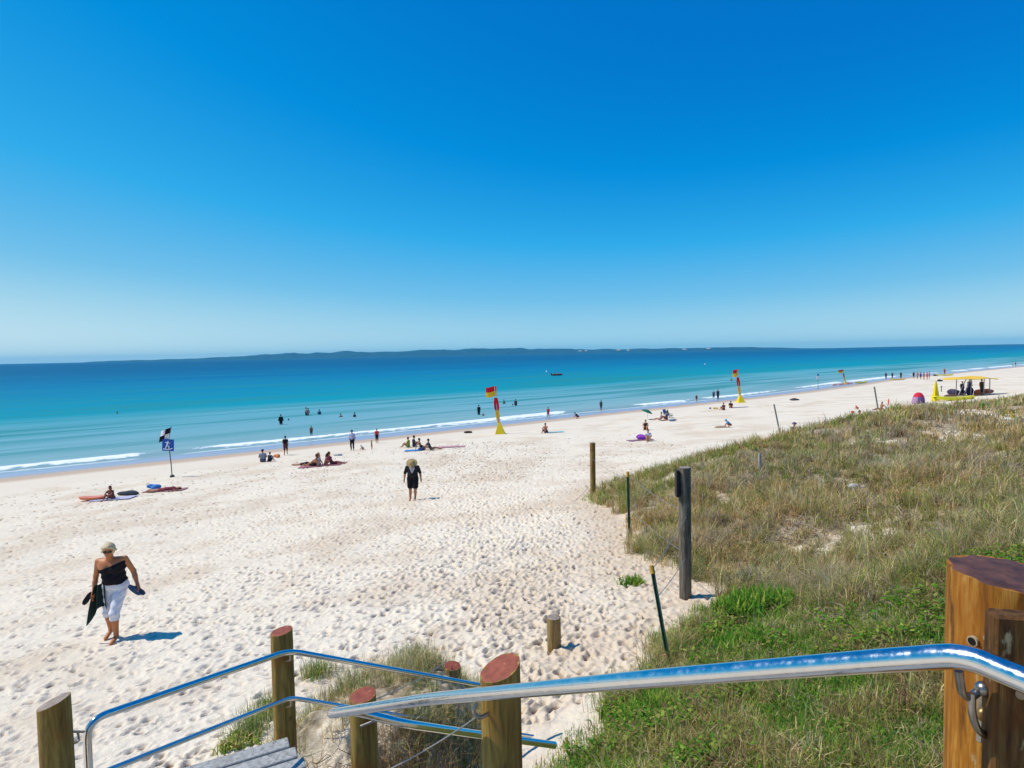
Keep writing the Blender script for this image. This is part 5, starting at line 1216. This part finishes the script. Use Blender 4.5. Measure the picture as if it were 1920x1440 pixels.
def camp_chair(u, v, hd, col, label):
    b = gp(u, v); e = empty('camp_chair', b, R(hd), label, 'chair', 'low camp chairs by the sunbathers')
    mb = MB()
    for s_ in (-.26, .26): mb.tube([(s_, .25, 0), (s_, -.2, .35), (s_, -.35, .85)], .015, 6); mb.tube([(s_, -.3, 0), (s_, .25, .3)], .015, 6); mb.tube([(s_, -.22, .45), (s_, .2, .45)], .015, 6)
    mb.tube([(-.26, -.35, .85), (.26, -.35, .85)], .015, 6); mb.build('frame', plain('grey_tube', (.3, .3, .32), .4, .1, 9, .5), e)
    MB().sheet([[(x, .25 - .45 * f, .28 + .04 * f - .03 * math.cos(x * 6)) for x in (-.25, -.1, .1, .25)] for f in (0, .3, .6, 1)], .015).build('seat', cloth('chair', col), e)
    MB().sheet([[(x, -.2 - .15 * f, .34 + .5 * f) for x in (-.25, -.1, .1, .25)] for f in (0, .3, .6, 1)], .015).build('backrest', cloth('chair', col), e)
camp_chair(1250, 783, -140, (.06, .16, .34), 'blue low camp chair, left one at the sunbathers behind the purple bag')
camp_chair(1257, 784, -120, (.04, .15, .05), 'green low camp chair, right one at the sunbathers behind the purple bag')
lump(1260, 790, (.7, .45, .3), (.22, .28, .38), 'beach_bag', 'grey-blue bag in front of the green camp chair', 'bag')

# rounded shelter with red top
b = gpb(1722, 757); k = b.y / F; e = empty('beach_shelter', b, R(15), 'rounded beach shelter with a red top and purple and white sides', 'shelter')
def dome(f0, f1, col, nm, a0=0, a1=2 * math.pi, rx=11 * k, rz=21 * k, n=16):
    g = []
    for i in range(7):
        f = f0 + (f1 - f0) * i / 6; g.append([(rx * math.cos(f * math.pi / 2) ** .8 * math.cos(a0 + (a1 - a0) * j / n), rx * .9 * math.cos(f * math.pi / 2) ** .8 * math.sin(a0 + (a1 - a0) * j / n), rz * math.sin(f * math.pi / 2)) for j in range(n + 1)])
    MB().sheet(g, .03).build(nm, cloth(nm, col), e)
dome(.42, .97, (.62, .03, .06), 'red_top'); dome(0, .42, (.17, .10, .26), 'purple_side', R(215), R(330)); dome(0, .42, (.55, .50, .60), 'white_side', R(330), R(395)); dome(0, .42, (.42, .26, .38), 'mauve_side', R(35), R(215))
# yellow marker cone
b = gpb(1754, 752); k = b.y / F; e = empty('feather_banner', b, 0, 'tall narrow yellow pyramid marker left of the canopy', 'marker')
hh = 37 * k; bs = 5.2 * k; MB().add([(-bs, -bs, 0), (bs, -bs, 0), (bs, bs, 0), (-bs, bs, 0), (-.05, -.05, hh), (.05, -.05, hh), (.05, .05, hh), (-.05, .05, hh)], [(3, 2, 1, 0), (4, 5, 6, 7), (0, 1, 5, 4), (1, 2, 6, 5), (2, 3, 7, 6), (3, 0, 4, 7)]).build('cover', cloth('yellow', (.80, .60, .02)), e, smooth=False)
MB().tube([(0, 0, 0), (0, 0, hh + .15)], .03, 6).build('pole', WHT, e)
b = gpb(1765, 735); k = b.y / F; mb = MB(); mb.tube([(0, 0, 0), (0, 0, 10 * k)], .05, 8); mb.ball((0, 0, 10 * k), .11, 8, 6); o = mb.build('stake', plain('dark_pole', (.12, .11, .10), .6)); o.location = b; tag(o, 'thin dark stake between the yellow marker and the canopy', 'stake')
# canopy
b = gpb(1818, 742); k = b.y / F; e = empty('canopy', b, 0, 'wide flat yellow canopy with pointed ends on thin poles above the lifesavers', 'canopy')
g = []
for i in range(21):
    f = i / 20 * 2 - 1; wd = 1.9 * max(0, 1 - abs(f) ** 2.0) ** .5 + .05; g.append([(f * 47 * k, wd * q, 33 * k - .12 * abs(f) ** 1.5 + .18 * (1 - q * q) * (1 - f * f) + .05 * math.sin(f * 7)) for q in (-1, -.7, -.3, 0, .3, .7, 1)])
MB().sheet(g, .06).build('roof', cloth('yellow', (.80, .50, .06)), e)
for x0, x1, y_ in ((-35, -19, -1), (-24, -12, -1), (2, 3, 0), (15, 15.5, -.9), (26, 26, -.9), (-14, -13, 1)): MB().tube([(x0 * k, y_, -.1), (x1 * k, y_, 32.5 * k)], .05, 8).build('pole', plain('grey_tube', (.3, .3, .32), .4, .1, 9, .5), e)
p = gpb(1788, 751); surfboard(p + Vector((0, 0, .2)), 3.9, 1.0, (.80, .74, .02), R(-8), 'bright yellow rescue board in front of the canopy', th=.35)
lump(1795, 741, (1.9, 1.0, .85), (.06, .05, .10), 'equipment_bag', 'navy heap of gear in the shade under the left of the canopy', 'bag', group='gear under the canopy')
lump(1783, 745, (2.2, .9, .4), (.12, .06, .04), 'equipment_bag', 'flat brown heap of gear at the left edge of the canopy shade', 'bag', group='gear under the canopy')
lump(1820, 741, (.9, .8, 1.1), (.04, .03, .10), 'equipment_bag', 'upright dark purple bag under the middle of the canopy', 'bag', group='gear under the canopy')
lump(1834, 740, (1.3, .8, .8), (.60, .18, .06), 'equipment_bag', 'orange bag under the right of the canopy', 'bag', group='gear under the canopy')
lump(1851, 738, (1.5, .8, .7), (.22, .09, .05), 'equipment_bag', 'dark brown bag at the right edge of the canopy shade', 'bag', group='gear under the canopy')
# pale stone/driftwood in the dune
p = gp(1600, 935); P = [('e', V3(0, 0, .05), (.12, .08, .07), None, .03), ('c', V3(0, 0, .05), V3(.28, .03, .02), .03, .015)]; V, Q = sdf_mesh(P, .02); o = np_mesh('driftwood', V, Q, plain('bleached_wood', (.50, .47, .42), .9)); o.location = p + Vector((0, 0, .22)); tag(o, 'pale bleached piece of driftwood lying in the middle of the dune grass', 'driftwood')
# haze
HAZE = True
if HAZE:
    hz_ = bpy.data.materials.new('sea_haze'); hz_.use_nodes = True; ht_ = hz_.node_tree; ht_.nodes.clear()
    pv_ = ht_.nodes.new('ShaderNodeVolumePrincipled'); ho_ = ht_.nodes.new('ShaderNodeOutputMaterial'); ht_.links.new(pv_.outputs[0], ho_.inputs['Volume'])
    pv_.inputs['Color'].default_value = (.18, .72, 1, 1); pv_.inputs['Density'].default_value = .00009
    mb = MB(); mb.box((0, 0, 15), (16400, 16400, 130)); o = mb.build('haze', hz_, smooth=False); tag(o, 'thin blue sea haze over the whole bay', 'haze', kind='stuff')
